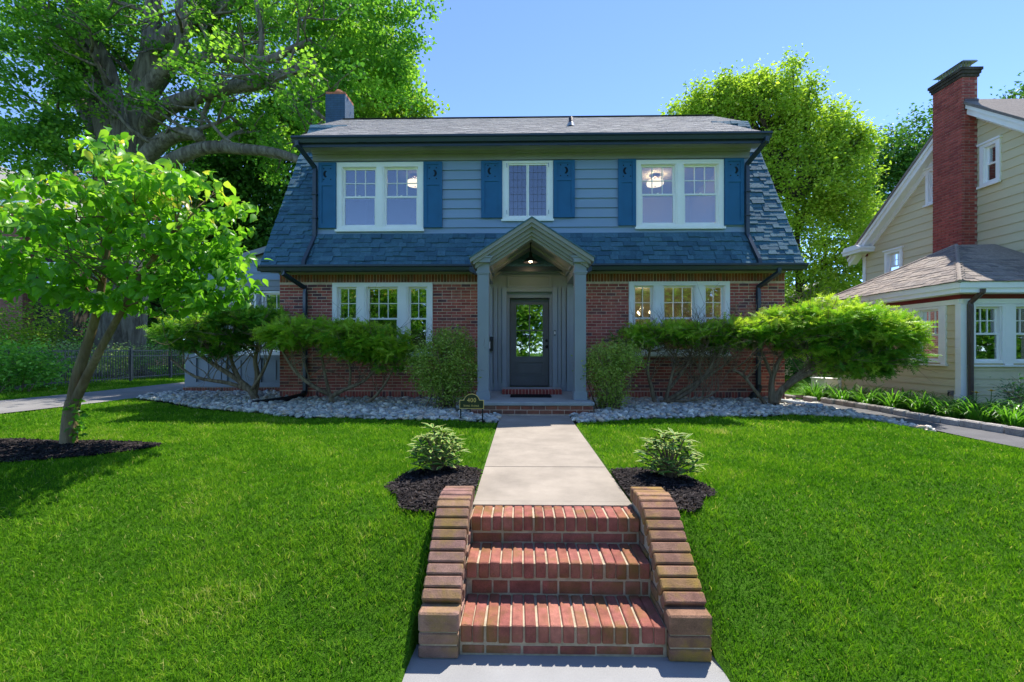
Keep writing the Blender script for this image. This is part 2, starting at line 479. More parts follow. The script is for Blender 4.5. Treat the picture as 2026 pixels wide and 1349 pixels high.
def ground_mat():
    m, N, L, out = new_mat('lawn soil and thatch')
    ge = N.new('ShaderNodeNewGeometry'); v = ge.outputs['Position']
    f = noise(N, L, 55, 6, 0.7, v); g = noise(N, L, 0.7, 4, 0.6, v)
    c = ramp(N, L, f, [(0.3, (0.035, 0.095, 0.006)), (0.55, (0.075, 0.20, 0.010)), (0.75, (0.13, 0.24, 0.022))])
    c = mixc(N, L, 1.0, c, ramp(N, L, g, [(0.3, (0.8, 0.85, 0.8)), (0.7, (1.2, 1.12, 1.1))]), 'MULTIPLY')
    p = N.new('ShaderNodeBsdfPrincipled'); L.new(c, p.inputs['Base Color'])
    p.inputs['Roughness'].default_value = 0.95; p.inputs['Specular IOR Level'].default_value = 0.1
    b = N.new('ShaderNodeBump'); b.inputs['Strength'].default_value = 1.0; b.inputs['Distance'].default_value = 0.03
    L.new(noise(N, L, 90, 4, 0.7, v), b.inputs['Height']); L.new(b.outputs[0], p.inputs['Normal'])
    L.new(p.outputs[0], out.inputs['Surface'])
    return m


M['ground'] = ground_mat()


def brick_bump_mat(name, c1, c2, cm, bw, bh, rot=False):
    """brickwork seen from too far away to tell the bricks apart"""
    m, N, L, out = new_mat(name)
    ge = N.new('ShaderNodeNewGeometry'); sx = N.new('ShaderNodeSeparateXYZ'); L.new(ge.outputs['Position'], sx.inputs[0])
    cb = N.new('ShaderNodeCombineXYZ')
    L.new(math_n(N, L, 'ADD', sx.outputs[0], sx.outputs[1]), cb.inputs[0]); L.new(sx.outputs[2], cb.inputs[1])
    t = N.new('ShaderNodeTexBrick')
    t.inputs['Scale'].default_value = 1.0; t.inputs['Brick Width'].default_value = bw; t.inputs['Row Height'].default_value = bh
    t.inputs['Mortar Size'].default_value = 0.006; t.inputs['Bias'].default_value = 0.0
    t.inputs['Color1'].default_value = (*c1, 1); t.inputs['Color2'].default_value = (*c2, 1); t.inputs['Mortar'].default_value = (*cm, 1)
    L.new(cb.outputs[0], t.inputs['Vector'])
    g = noise(N, L, 3.0, 5, 0.6, ge.outputs['Position'])
    c = mixc(N, L, 1.0, t.outputs[0], ramp(N, L, g, [(0.3, (0.75,) * 3), (0.7, (1.2,) * 3)]), 'MULTIPLY')
    p = N.new('ShaderNodeBsdfPrincipled'); L.new(c, p.inputs['Base Color']); p.inputs['Roughness'].default_value = 0.8
    b = N.new('ShaderNodeBump'); b.inputs['Strength'].default_value = 0.6; b.inputs['Distance'].default_value = 0.01; b.invert = True
    L.new(t.outputs[1], b.inputs['Height']); L.new(b.outputs[0], p.inputs['Normal'])
    L.new(p.outputs[0], out.inputs['Surface'])
    return m


M['far_brick'] = brick_bump_mat('distant red brickwork', (0.30, 0.085, 0.06), (0.24, 0.065, 0.05), (0.30, 0.2, 0.16), 0.21, 0.07)
M['blue_brick'] = brick_bump_mat('blue painted brickwork', (0.030, 0.070, 0.125), (0.034, 0.078, 0.135), (0.020, 0.045, 0.08), 0.21, 0.07)
M['side_brick'] = brick_bump_mat('side wall brickwork', (0.20, 0.065, 0.052), (0.15, 0.05, 0.045), (0.32, 0.22, 0.17), 0.205, 0.0652)

# ------------------------------------------------------------------ ground
AX = 0.225          # axis of the front walk and stairs


def ground_z(x, y):
    x = np.asarray(x, float); y = np.asarray(y, float)
    dx = np.abs(x - AX)
    top = 3.2 + np.clip((dx - 0.8) * 0.55, 0, 1.2)
    z = -0.56 * smooth01((top - y) / (top - 2.15))
    z = z - 0.09 * smooth01((x - 5.3) / 0.7) * smooth01((y - 2.0) / 3.0)
    lump = 0.012 * np.sin(x * 1.7 + 1.3) * np.cos(y * 1.3) + 0.008 * np.sin(x * 4.1 + y * 2.7)
    z = z + np.where((y > 2.3) & (y < 9.5), lump, 0.0)
    z = z + 0.10 * smooth01((-13.4 - x) / 4.0)
    z = np.where((dx < 0.58) & (y > 3.2) & (y < 7.7), -0.05, z)          # bed of the front walk
    z = np.where((dx < 0.80) & (y < 3.2) & (y > -1.2), -0.66, z)         # under the stairs and the lower walk
    return z


def gz(x, y):
    return float(ground_z(x, y))


def make_ground():
    xs = np.unique(np.concatenate([np.linspace(-400, -45, 10), np.linspace(-45, -10, 25), np.arange(-10, 10.01, 0.2), AX + np.array([-.83, -.8, -.79, -.60, -.585, -.575, .575, .585, .60, .79, .8, .83]), np.linspace(10, 45, 25), np.linspace(45, 400, 10)]).round(3))
    ys = np.unique(np.concatenate([np.linspace(-200, -12, 8), np.linspace(-12, 1.2, 14), np.arange(1.2, 5.6, 0.12), np.arange(5.6, 14, 0.3), np.linspace(14, 40, 20), np.linspace(40, 500, 12)]).round(3))
    X, Y = np.meshgrid(xs, ys)
    Z = ground_z(X, Y) - 0.01
    nx, ny = len(xs), len(ys)
    P = np.stack([X, Y, Z], -1).reshape(-1, 3)
    F = []
    for j in range(ny - 1):
        for i in range(nx - 1):
            cx, cy = (xs[i] + xs[i + 1]) / 2, (ys[j] + ys[j + 1]) / 2
            F.append((j * nx + i, j * nx + i + 1, (j + 1) * nx + i + 1, (j + 1) * nx + i))
    me = bpy.data.meshes.new('ground')
    me.from_pydata(P.tolist(), [], F)
    me.polygons.foreach_set('use_smooth', [True] * len(me.polygons))
    me.materials.append(M['ground'])
    o = bpy.data.objects.new('ground', me)
    link(o); o['kind'] = 'structure'
    return o


make_ground()


def struct(mb, name, mat, smooth=False):
    o = mb.build(name, mat, None, smooth)
    o['kind'] = 'structure'
    return o


# front walk: concrete slabs with open joints on a sand bed
wk = struct(MB().box(AX - 0.565, AX + 0.565, 3.26, 7.62, -0.10, -0.012), 'front_walk', M['soil'])
for a, b in ((3.25, 3.33), (3.334, 4.30), (4.306, 5.52), (5.526, 6.74), (6.746, 7.60)):
    MB().box(AX - 0.57, AX + 0.57, a, b, -0.06, 0.004 + random.uniform(-.002, .002)).build('slab', M['concrete'], wk)
# lower walk and public pavement, road
lw = struct(MB().box(AX - 0.82, AX + 0.82, -1.0, 2.55, -0.70, -0.549), 'lower_walk', M['concrete_grey'])
struct(MB().box(-40, 40, -2.6, -1.0, -0.70, -0.545), 'pavement', M['concrete_grey'])
struct(MB().box(-40, 40, -12.0, -4.4, -0.8, -0.66), 'road', M['asphalt'])


def sheet(name, pts, mat, dz, nseg=1):
    """flat ground sheet along a list of (left, right) points"""
    mb = MB()
    V = []
    for (a, b) in pts:
        V.append((a[0], a[1], gz(*a) + dz)); V.append((b[0], b[1], gz(*b) + dz))
    mb.add(V, [(2 * i, 2 * i + 1, 2 * i + 3, 2 * i + 2) for i in range(len(pts) - 1)])
    return struct(mb, name, mat)


sheet('driveway', [((-11.2 + 0.1 * math.sin(y * .7), y), (-8.75 - 0.08 * math.sin(y * .9 + 1), y)) for y in np.arange(-4.4, 22, 1.2)], M['drive'], 0.012)
sheet('side_path', [((6.06 + 0.03 * math.sin(y * 2), y), (6.78, y)) for y in np.arange(1.0, 11.4, 0.4)], M['asphalt'], 0.012)
sheet('planting_bed', [((6.86, y), (10.4, y)) for y in np.arange(5.0, 12.1, 0.5)], M['soil'], 0.012)

# ------------------------------------------------------------------ beds of stone and mulch
ROCK_L = [(-8.65, 10.6), (-8.5, 9.9), (-6.75, 8.76), (-5.1, 7.92), (-3.93, 7.5), (-2.64, 7.17), (-1.41, 7.02), (-0.36, 6.9), (-0.36, 7.58), (-0.9, 7.62), (-0.9, 9.72), (-5.2, 9.72), (-5.2, 11.1), (-8.4, 11.1)]
ROCK_R = [(0.81, 6.85), (1.73, 7.12), (3.07, 7.48), (4.54, 7.72), (5.3, 7.5), (5.75, 6.95), (6.0, 6.6), (6.05, 7.4), (6.02, 8.6), (5.95, 11.0), (5.58, 11.0), (5.56, 9.72), (1.28, 9.72), (1.28, 7.62), (0.81, 7.58)]
MULCH = [(-0.66, 3.70, 0.38, 0.54), (1.10, 3.68, 0.37, 0.52), (-5.45, 4.92, 1.22, 0.52)]


def in_poly(x, y, poly):
    x = np.asarray(x); y = np.asarray(y); c = np.zeros(x.shape, bool); n = len(poly)
    for i in range(n):
        x1, y1 = poly[i]; x2, y2 = poly[(i + 1) % n]
        k = ((y1 > y) != (y2 > y)) & (x < (x2 - x1) * (y - y1) / (y2 - y1 + 1e-12) + x1)
        c ^= k
    return c


def in_mulch(x, y, grow=0.0):
    c = np.zeros(np.shape(x), bool)
    for cx, cy, rx, ry in MULCH:
        a = np.arctan2(y - cy, x - cx)
        w = 1 + 0.09 * np.sin(3 * a + cx) + 0.05 * np.sin(7 * a + cy)
        c |= ((x - cx) / (rx + grow)) ** 2 + ((y - cy) / (ry + grow)) ** 2 < w ** 2
    return c


def off_lawn(x, y):
    c = (np.abs(x - AX) < 0.60) & (y > 3.1) & (y < 7.7)
    c |= (np.abs(x - AX) < 0.80) & (y > 2.36) & (y < 3.30)
    c |= (np.abs(x - AX) < 0.84) & (y < 2.56)
    c |= in_mulch(x, y) | in_poly(x, y, ROCK_L) | in_poly(x, y, ROCK_R)
    c |= (x > 6.02) & (x < 10.6) & (y < 11.6) & (y > 0)
    c |= (x > -11.2) & (x < -8.72)
    c |= (x > -8.5) & (x < 5.7) & (y > 9.7)
    return c


# bare earth under the stones, then the stones
ICO = None


def ico():
    global ICO
    if ICO is None:
        bm = bmesh.new(); bmesh.ops.create_icosphere(bm, subdivisions=1, radius=1.0)
        ICO = (np.array([v.co[:] for v in bm.verts]), [tuple(v.index for v in f.verts) for f in bm.faces])
        bm.free()
    return ICO


def rock_bed(poly, name, label, n):
    xs = [p[0] for p in poly]; ys = [p[1] for p in poly]
    mb = MB()
    V = [(x, y, gz(x, y) + 0.006) for x, y in poly]
    mb.add(V, [tuple(range(len(V)))])
    base = mb.build(name + '_soil', M['soil']); base['kind'] = 'structure'
    rs = np.random.default_rng(len(poly))
    x = rs.uniform(min(xs), max(xs), n * 3); y = rs.uniform(min(ys), max(ys), n * 3)
    k = in_poly(x, y, poly)
    x, y = x[k][:n], y[k][:n]
    m = len(x)
    S = np.exp(rs.normal(math.log(0.030), 0.32, m)).clip(0.016, 0.075)
    z = ground_z(x, y) + S * 0.35 + np.abs(rs.normal(0, 0.02, m)) + 0.03 * smooth01((y - 7.4) / 1.5)
    P = np.stack([x, y, z], -1)
    Q = unit(rs.normal(size=(m, 3))); R = unit(rs.normal(size=(m, 3)))
    A, B, N = frames(rs, Q * [1, 1, .25], R + [0, 0, 2.5])
    T, F = ico()
    T = T * [1.25, 0.95, 0.62]
    # five differently lumpy stones
    for q in range(5):
        sel = np.arange(q, m, 5)
        Tq = T * (1 + 0.16 * rs.normal(size=(len(T), 1)))
        cards('river_stones', Tq, F, P[sel], A[sel], B[sel], N[sel], S[sel], M['stone'], smooth=True, parent=None)
    obs = [o for o in bpy.data.objects if o.name.startswith('river_stones') and o.get('kind') is None]
    # join the five into one sheet of stones
    vs, fs = [], []
    for o in obs:
        b = len(vs)
        vs += [tuple(v.co) for v in o.data.vertices]
        fs += [tuple(b + i for i in p.vertices) for p in o.data.polygons]
        bpy.data.objects.remove(o, do_unlink=True)
    me = bpy.data.meshes.new(name); me.from_pydata(vs, [], fs); me.materials.append(M['stone'])
    me.polygons.foreach_set('use_smooth', [True] * len(me.polygons))
    o = bpy.data.objects.new(name, me); link(o)
    return tag(o, label, 'stones', None, 'stuff')


rock_bed(ROCK_L, 'river_stones', 'blue grey river stones covering the bed left of the porch', 9500)
rock_bed(ROCK_R, 'river_stones', 'blue grey river stones covering the bed right of the porch', 6800)


def mulch_bed(i, label):
    cx, cy, rx, ry = MULCH[i]
    rs = np.random.default_rng(30 + i)
    mb = MB(); n = 40
    ring = []
    for k in range(n):
        a = 2 * PI * k / n
        w = 1 + 0.09 * math.sin(3 * a + cx) + 0.05 * math.sin(7 * a + cy)
        qx, qy = cx + rx * w * math.cos(a), cy + ry * w * math.sin(a)
        lim = 0.582 if qy > 3.28 else 0.80
        if abs(qx - AX) < lim: qx = AX + math.copysign(lim, cx - AX)
        ring.append((qx, qy))
    V = [(x, y, gz(x, y) + 0.004) for x, y in ring]
    V += [(cx + (x - cx) * .6, cy + (y - cy) * .6, gz(cx + (x - cx) * .6, cy + (y - cy) * .6) + 0.03) for x, y in ring]
    V.append((cx, cy, gz(cx, cy) + 0.04))
    F = [(k, (k + 1) % n, n + (k + 1) % n, n + k) for k in range(n)] + [(n + k, n + (k + 1) % n, 2 * n) for k in range(n)]
    base = mb.add(V, F).build('mulch_bed_soil', M['soil'], smooth=True); base['kind'] = 'structure'
    m = int(4600 * (rx * ry) / 0.28)
    a = rs.uniform(0, 2 * PI, m); r = np.sqrt(rs.uniform(0, 1, m)) * 1.03
    w = 1 + 0.09 * np.sin(3 * a + cx) + 0.05 * np.sin(7 * a + cy)
    x = cx + rx * w * r * np.cos(a); y = cy + ry * w * r * np.sin(a)
    ok = ~((np.abs(x - AX) < 0.575) | ((np.abs(x - AX) < 0.79) & (y < 3.28)))
    x, y, r = x[ok], y[ok], r[ok]; m = len(x)
    P = np.stack([x, y, ground_z(x, y) + 0.012 + 0.035 * (1 - r) + rs.uniform(0, .012, m)], -1)
    A, B, N = frames(rs, np.stack([rs.normal(size=m), rs.normal(size=m), rs.normal(size=m) * .28], -1), rs.normal(size=(m, 3)) * .4 + [0, 0, 1])
    T = [(-.5, -.1, 0), (.5, -.13, .02), (.5, .12, 0), (-.5, .1, .02), (-.4, 0, .12), (.45, 0, .1)]
    F = [(0, 1, 5, 4), (1, 2, 5), (2, 3, 4, 5), (3, 0, 4)]
    o = cards('mulch', T, F, P, A, B, N, rs.uniform(0.018, 0.055, m), M['mulch'])
    tag(o, label, 'mulch', None, 'stuff')


mulch_bed(0, 'dark shredded mulch around the plant left of the front walk')
mulch_bed(1, 'dark shredded mulch around the plant right of the front walk')
mulch_bed(2, 'dark shredded mulch ring around the small tree on the left lawn')

# ------------------------------------------------------------------ brick pieces
_bm_cache = {}


def bevel_box(w, d, h, bev, mat, key='brick'):
    k = (round(w, 4), round(d, 4), round(h, 4), bev, mat.name)
    if k in _bm_cache: return _bm_cache[k]
    bm = bmesh.new(); bmesh.ops.create_cube(bm, size=1.0)
    bmesh.ops.scale(bm, vec=(w, d, h), verts=bm.verts)
    if bev: bmesh.ops.bevel(bm, geom=bm.edges[:], offset=bev, segments=1, affect='EDGES')
    me = bpy.data.meshes.new(key); bm.to_mesh(me); bm.free()
    me.materials.append(mat)
    _bm_cache[k] = me
    return me


def place_piece(name, parent, c, w, d, h, mat, rot=None, bev=0.003, jit=0.0015, ang=0.006):
    me = bevel_box(w, d, h, bev, mat, name)
    Mx = Matrix.Translation(Vector(c) + Vector((random.uniform(-jit, jit), random.uniform(-jit, jit), random.uniform(-jit, jit))))
    R = rot if rot is not None else Matrix.Identity(4)
    Mx = Mx @ R @ Matrix.Rotation(random.uniform(-ang, ang), 4, random.choice('XYZ'))
    return inst(name, me, Mx, parent)


# ------------------------------------------------------------------ brick stairs
ZS = [0.0, -0.18, -0.38]           # tread heights, top to bottom
YS = [3.03, 2.76, 2.46]            # front edges
st = thing('brick_stairs', 'three red brick steps between low walls leading up to the front walk', 'stairs', (AX, 2.46, -0.545))
core = MB()
core.box(AX - 0.56, AX + 0.56, YS[2] + 0.012, 3.24, -0.62, ZS[2] - 0.012)
core.box(AX - 0.56, AX + 0.56, YS[1] + 0.012, 3.24, ZS[2] - 0.013, ZS[1] - 0.012)
core.box(AX - 0.56, AX + 0.56, YS[0] + 0.012, 3.24, ZS[1] - 0.013, ZS[0] - 0.012)
core.build('mortar_bed', M['step_mortar'], st)
ends = [3.245, YS[0] + 0.02, YS[1] + 0.02]
for s in range(3):
    n = 16; pitch = 1.12 / n; tz = ZS[s]
    d0 = YS[s]; d1 = ends[s]
    for i in range(n):
        x = AX - 0.56 + pitch * (i + 0.5)
        place_piece('tread_brick', st, (x, (d0 + d1) / 2, tz - 0.048), pitch - random.choice([.010, .011, .013]), d1 - d0, 0.096, M['step_brick'], bev=0.005, jit=0.003, ang=0.012)
    zb = (ZS[s + 1] if s < 2 else -0.545)
    hh = tz - 0.106 - zb - 0.014
    x = AX - 0.55 + (0.02 if s % 2 else 0.0); first = True
    while x < AX + 0.53:
        L_ = min(random.choice([0.2, 0.2, 0.2, 0.1]) if not first else random.choice([.2, .13]), AX + 0.55 - x)
        first = False
        place_piece('riser_brick', st, (x + L_ / 2, d0 + 0.058, zb + 0.006 + hh / 2), L_ - 0.010, 0.1, hh, M['step_brick'], bev=0.004, jit=0.002)
        x += L_


def cheek(side, label):
    """low brick wall beside the stairs with a rowlock cap that follows the slope"""
    xi = AX + side * 0.562
    x0, x1 = (xi - 0.215, xi) if side < 0 else (xi, xi + 0.225)
    w = x1 - x0
    yf = 2.43
    cm_ = M['cheek_brick'] if side < 0 else M['cheek_lichen']
    t = thing('stair_wall', label, 'wall', ((x0 + x1) / 2, yf, -0.545), 'low brick walls beside the stairs')
    # centre line of the cap surface in (y, z)
    path = [(3.30, 0.125), (3.12, 0.130), (3.02, 0.122), (2.92, 0.070), (2.70, -0.110), (2.50, -0.268), (yf + 0.0, -0.300)]
    fn = lambda u, v, tt: (tt, u, v)
    prof = [(3.28, -0.60), (3.28, 0.03)] + [(max(u, yf + 0.01) - 0.0, v - 0.095) for u, v in path[1:-1]] + [(yf + 0.01, -0.36), (yf + 0.01, -0.60)]
    MB().extrude(prof, fn, x0 + 0.008, x1 - 0.008).build('mortar_core', M['step_mortar'], t)
    # walk along the path placing cap bricks
    seg = [math.dist(path[i], path[i + 1]) for i in range(len(path) - 1)]
    total = sum(seg)
    nb = 14; pitch = total / nb
    for k in range(nb - 1):
        s = (k + 0.5) * pitch; i = 0
        while s > seg[i]: s -= seg[i]; i += 1
        (ya, za), (yb, zb) = path[i], path[i + 1]
        f = s / seg[i]
        y, z = ya + (yb - ya) * f, za + (zb - za) * f
        R = Matrix.Rotation(math.atan2(za - zb, ya - yb), 4, 'X')
        nrm = R @ Vector((0, 0, 1))
        c = Vector(((x0 + x1) / 2, y, z)) - nrm * 0.05
        place_piece('cap_brick', t, c, w + random.uniform(-.004, .004), pitch - 0.011, 0.10, cm_, R, 0.007, 0.002, 0.012)
    # front end: one brick on edge and two flat courses
    ym = yf + 0.05
    for (za, zb2) in ((-0.545, -0.482), (-0.472, -0.412)):
        place_piece('end_brick', t, ((x0 + x1) / 2, ym, (za + zb2) / 2), w, 0.1, zb2 - za, cm_, None, 0.006, 0.001)
    place_piece('end_brick', t, ((x0 + x1) / 2, ym - 0.002, -0.352), w + 0.004, 0.104, 0.104, cm_, None, 0.009, 0.001)
    # courses on the side that faces the steps
    xf = x1 - 0.03 if side < 0 else x0 + 0.03
    for c in range(10):
        za = -0.545 + c * 0.066
        y = yf + 0.115 + (0.1 if c % 2 else 0.0)
        while y < 3.24:
            L_ = min(0.2, 3.26 - y)
            ztop = np.interp(y, [p[0] for p in path[::-1]], [p[1] for p in path[::-1]]) - 0.108
            if za + 0.056 < ztop and L_ > 0.05:
                place_piece('side_brick', t, (xf, y + L_ / 2, za + 0.03), 0.07, L_ - 0.01, 0.056, cm_, None, 0.004, 0.001)
            y += L_
    return t


cheek(-1, 'low sloping brick stair wall left of the steps, greyish caps')
cheek(1, 'low sloping brick stair wall right of the steps, yellow lichen on caps')

# ------------------------------------------------------------------ the house
HX = 0.18                         # middle of the house
FY = 9.70                         # brick front
XL, XR = -5.205, 5.56
DXL, DXR = -4.45, 4.79            # dormer walls
YB = 17.6                         # back wall
RY, RZ = 13.66, 8.05              # ridge
EY, EZ = 9.25, 2.82               # lower eave
BY, BZ = 11.50, 6.79              # break of the gambrel
UY, UZ = 9.20, 5.44               # dormer eave
RXL, RXR = -5.375, 5.69           # roof edges
house = thing('dutch_colonial_house', 'brick house with navy shutters, grey porch and barn-shaped shingle roof', 'house', (HX, FY, 0.0))
WINS = [(-4.05, -1.893, 1.0, 2.535), (2.284, 4.40, 1.0, 2.545)]          # ground floor triple windows
UWINS = [(-3.954, -2.088, 3.66, 5.113), (-0.399, 0.678, 3.86, 5.116), (2.433, 4.271, 3.68, 5.114)]
PORCH = (-0.74, 1.10)             # grey door surround between the brickwork


def wall_open(mb, u0, u1, z0, z1, d0, d1, opens):
    """wall slab between depths d0 < d1 with rectangular openings (ua, ub, za, zb)"""
    us = sorted({u0, u1, *[min(max(o[k], u0), u1) for o in opens for k in (0, 1)]})
    zs = sorted({z0, z1, *[min(max(o[k], z0), z1) for o in opens for k in (2, 3)]})
    hole = lambda u, z: any(o[0] < u < o[1] and o[2] < z < o[3] for o in opens)
    solid = {}
    for i in range(len(us) - 1):
        for j in range(len(zs) - 1):
            solid[i, j] = not hole((us[i] + us[i + 1]) / 2, (zs[j] + zs[j + 1]) / 2)
    for (i, j), s in solid.items():
        if not s: continue
        a, b, c, e = us[i], us[i + 1], zs[j], zs[j + 1]
        mb.add([(a, d0, c), (b, d0, c), (b, d0, e), (a, d0, e)], [(0, 1, 2, 3)])
        mb.add([(a, d1, c), (b, d1, c), (b, d1, e), (a, d1, e)], [(3, 2, 1, 0)])
        for (di, dj, q) in ((-1, 0, [(a, d0, c), (a, d0, e), (a, d1, e), (a, d1, c)]), (1, 0, [(b, d0, c), (b, d1, c), (b, d1, e), (b, d0, e)]),
                            (0, -1, [(a, d0, c), (a, d1, c), (b, d1, c), (b, d0, c)]), (0, 1, [(a, d0, e), (b, d0, e), (b, d1, e), (a, d1, e)])):
            if not solid.get((i + di, j + dj), False): mb.add(q, [(0, 1, 2, 3)])
    return mb


# brick front: mortar core, then bricks
bw = wall_open(MB(), XL, XR, -0.05, 2.76, FY + 0.008, FY + 0.28, [(a + .04, b - .04, c + .04, d - .04) for a, b, c, d in WINS] + [(PORCH[0] + .1, PORCH[1] - .1, 0.2, 2.6)])
wall = bw.build('brick_wall', M['mortar'], house)
bricks = []                       # (x, z, w, h, material)
opens = WINS + [(PORCH[0] - 0.0, PORCH[1] + 0.0, -1, 3)]
CH = 0.0652
# soldier courses top and bottom
for (z0, z1) in ((2.545, 2.752), (0.03, 0.215)):
    for (a, b) in ((XL, PORCH[0]), (PORCH[1], XR)):
        n = round((b - a) / 0.0655)
        for i in range(n):
            w = (b - a) / n
            bricks.append((a + w * (i + .5), (z0 + z1) / 2, w - 0.011, z1 - z0 - 0.012, 'soldier' if z0 > 1 else 'brick'))
nc = int((2.54 - 0.225) / CH)
for c in range(nc):
    z0 = 0.225 + c * CH
    for (a, b) in ((XL, PORCH[0]), (PORCH[1], XR)):
        spans = [(a, b)]
        for (oa, ob, oc, od) in WINS:
            if oc - 0.02 < z0 + CH * .6 and z0 + CH * .4 < od:
                ns = []
                for (s, e) in spans:
                    if oa > s and ob < e: ns += [(s, oa), (ob, e)]
                    else: ns.append((s, e))
                spans = ns
        for (s, e) in spans:
            x = s
            L0 = 0.2035
            first = 0.1 if c % 2 else L0
            if random.random() < 0.12: first = random.choice([.1, .15, L0])
            while x < e - 0.012:
                L_ = min(first if x == s else L0, e - x)
                if e - x - L_ < 0.03: L_ = e - x
                if L_ > 0.02: bricks.append((x + L_ / 2, z0 + CH / 2, L_ - 0.013, CH - 0.013, 'brick'))
                x += L_
bricks.sort(key=lambda b: -b[1] - (3 if b[4] == 'soldier' and False else 0))
run = [b for b in bricks if b[4] == 'brick'][:190]
sol = [b for b in bricks if b[4] == 'soldier'][:110]
single = set(map(id, run + sol))
rest = MB()
for b in bricks:
    x, z, w, h, mk = b
    dy = random.uniform(-.002, .002)
    if id(b) in single:
        wq = round(w, 2) if w < 0.19 else round(w, 3)
        place_piece('brick', wall, (x, FY + 0.03 + dy, z), w if mk == 'soldier' or w < .18 else 0.1905, 0.06, h, M[mk], None, 0.003, 0.001, 0.004)
    else:
        mb_i = 1 if mk == 'soldier' else 0
        rest.box(x - w / 2, x + w / 2, FY + dy, FY + 0.06, z - h / 2, z + h / 2, mb_i)
rest.build('brick_courses', [M['brick'], M['soldier']], wall, kind='stuff')
# gable ends and back
gam = [(FY + 0.28, -0.05), (FY + 0.28, 3.30), (BY + 0.12, BZ - 0.15), (RY, RZ - 0.12), (2 * RY - BY - 0.12, BZ - 0.15), (YB, 3.3), (YB, -0.05)]
for xa, xb in ((XL, XL + 0.25), (XR - 0.25, XR)):
    MB().extrude(gam, lambda u, v, t: (t, u, v), xa, xb).build('gable_wall', M['side_brick'], house)
MB().box(XL + 0.25, XR - 0.25, YB - 0.25, YB, -0.05, 3.3).build('back_wall', M['side_brick'], house)

# ---- roof deck
def slab(mb, a, b, xa, xb, t=0.07, mi=0):
    """roof slab from (y,z)=a up to b between xa and xb, thickness t below"""
    dy, dz = b[0] - a[0], b[1] - a[1]; l = math.hypot(dy, dz)
    ny, nz = -dz / l * (1 if dy > 0 else 1), dy / l
    if nz < 0: ny, nz = -ny, -nz
    p = [(a[0] - ny * t, a[1] - nz * t), (b[0] - ny * t, b[1] - nz * t), b, a]
    return mb.extrude(p, lambda u, v, s: (s, u, v), xa, xb, mi)


SL = (BZ - EZ) / (BY - EY)
ydb = FY + 0.02; zdb = EZ + SL * (ydb - EY)
rd = MB()
slab(rd, (EY, EZ), (ydb, zdb), RXL, RXR)
slab(rd, (ydb, zdb), (BY, BZ), RXL, DXL)
slab(rd, (ydb, zdb), (BY, BZ), DXR, RXR)
slab(rd, (2 * RY - EY, EZ), (2 * RY - BY, BZ), RXL, RXR)
roof = rd.build('roof', M['shingle'], house)
UL, UR = -4.655, 4.975
ru = MB()
slab(ru, (UY, UZ), (BY, BZ + 0.0), UL, UR, 0.09)
slab(ru, (BY, BZ), (RY, RZ), RXL, RXR, 0.09)
slab(ru, (2 * RY - BY, BZ), (RY, RZ), RXL, RXR, 0.09)
roof_up = ru.build('upper_roof', M['shingle_top'], house)


def shingles(parent, O, s, n, spans, length, e, mat, n_single, name='shingle', thick=0.013, U=(1, 0, 0)):
    """courses of shingles; spans(k) gives (u0, u1) ranges of course k along x; O: (y, z) of the lowest line"""
    s = Vector(s).normalized(); n = Vector(n).normalized()
    U = Vector(U)
    O3 = Vector((0, O[0], O[1])) if len(O) == 2 else Vector(O)
    tilt = thick / e
    s2 = (s - n * tilt * 0.9).normalized(); n2 = U.cross(s2).normalized()
    if n2.dot(n) < 0: n2 = -n2
    rest = MB(); cnt = 0
    nk = int(length / e + 0.5)
    for k in range(nk):
        for (u0, u1) in spans(k):
            u = u0
            while u < u1 - 0.01:
                w = min(random.choice([0.13, 0.17, 0.22, 0.27]), u1 - u)
                if u1 - u - w < 0.06: w = u1 - u
                th = thick * random.choice([0.35, 0.9, 1.6])
                drop = random.choice([0, 0, 0.012])
                c = O3 + U * u + s * (k * e - drop) + n * (thick * 0.95)
                L_ = e * 1.12 + drop
                if cnt < n_single and w in (0.13, 0.17, 0.22, 0.27):
                    me = bevel_box(w - 0.005, L_, th, 0, mat, name)
                    Rm = Matrix((tuple(U), tuple(s2), tuple(n2))).transposed().to_4x4()
                    inst(name, me, Matrix.Translation(c + U * (w / 2) + s2 * (L_ / 2) + n2 * (th / 2)) @ Rm, parent); cnt += 1
                else:
                    ex = U * (w - 0.005); ey = s2 * L_; ez = n2 * th
                    rest.hexa([c, c + ex, c + ex + ey, c + ey, c + ez, c + ex + ez, c + ex + ey + ez, c + ey + ez])
                u += w
    if rest.v: rest.build('shingle_courses', mat, parent, kind='stuff')


lf = math.hypot(1, SL)
sdir = (0, 1 / lf, SL / lf); ndir = (0, -SL / lf, 1 / lf)
E_ = 0.121
front_len = (ydb - EY) * lf
nfront = int(front_len / E_ + 0.5)
side_len = (BY - EY) * lf
shingles(roof, (EY, EZ), sdir, ndir, lambda k: ([(RXL, RXR)] if k < nfront - 1 else [(RXL, DXL + 0.02), (DXR - 0.02, RXR)]), side_len, E_, M['shingle'], 300)
su = (0, BY - UY, BZ - UZ); lu = math.hypot(BY - UY, BZ - UZ)
nu = (0, -(BZ - UZ), BY - UY)
tot = lu + math.hypot(RY - BY, RZ - BZ)
shingles(roof_up, (UY, UZ), su, nu, lambda k: [(UL, UR)] if k * E_ < lu - 0.05 else [(RXL, RXR)], tot, E_, M['shingle_top'], 0, thick=.0035)
rc = MB()
rc.extrude([(RY - 0.16, RZ - 0.03), (RY, RZ + 0.045), (RY + 0.16, RZ - 0.03), (RY, RZ + 0.02)], lambda u, v, t: (t, u, v), RXL, RXR)
rc.build('ridge_cap', M['shingle_top'], roof_up)
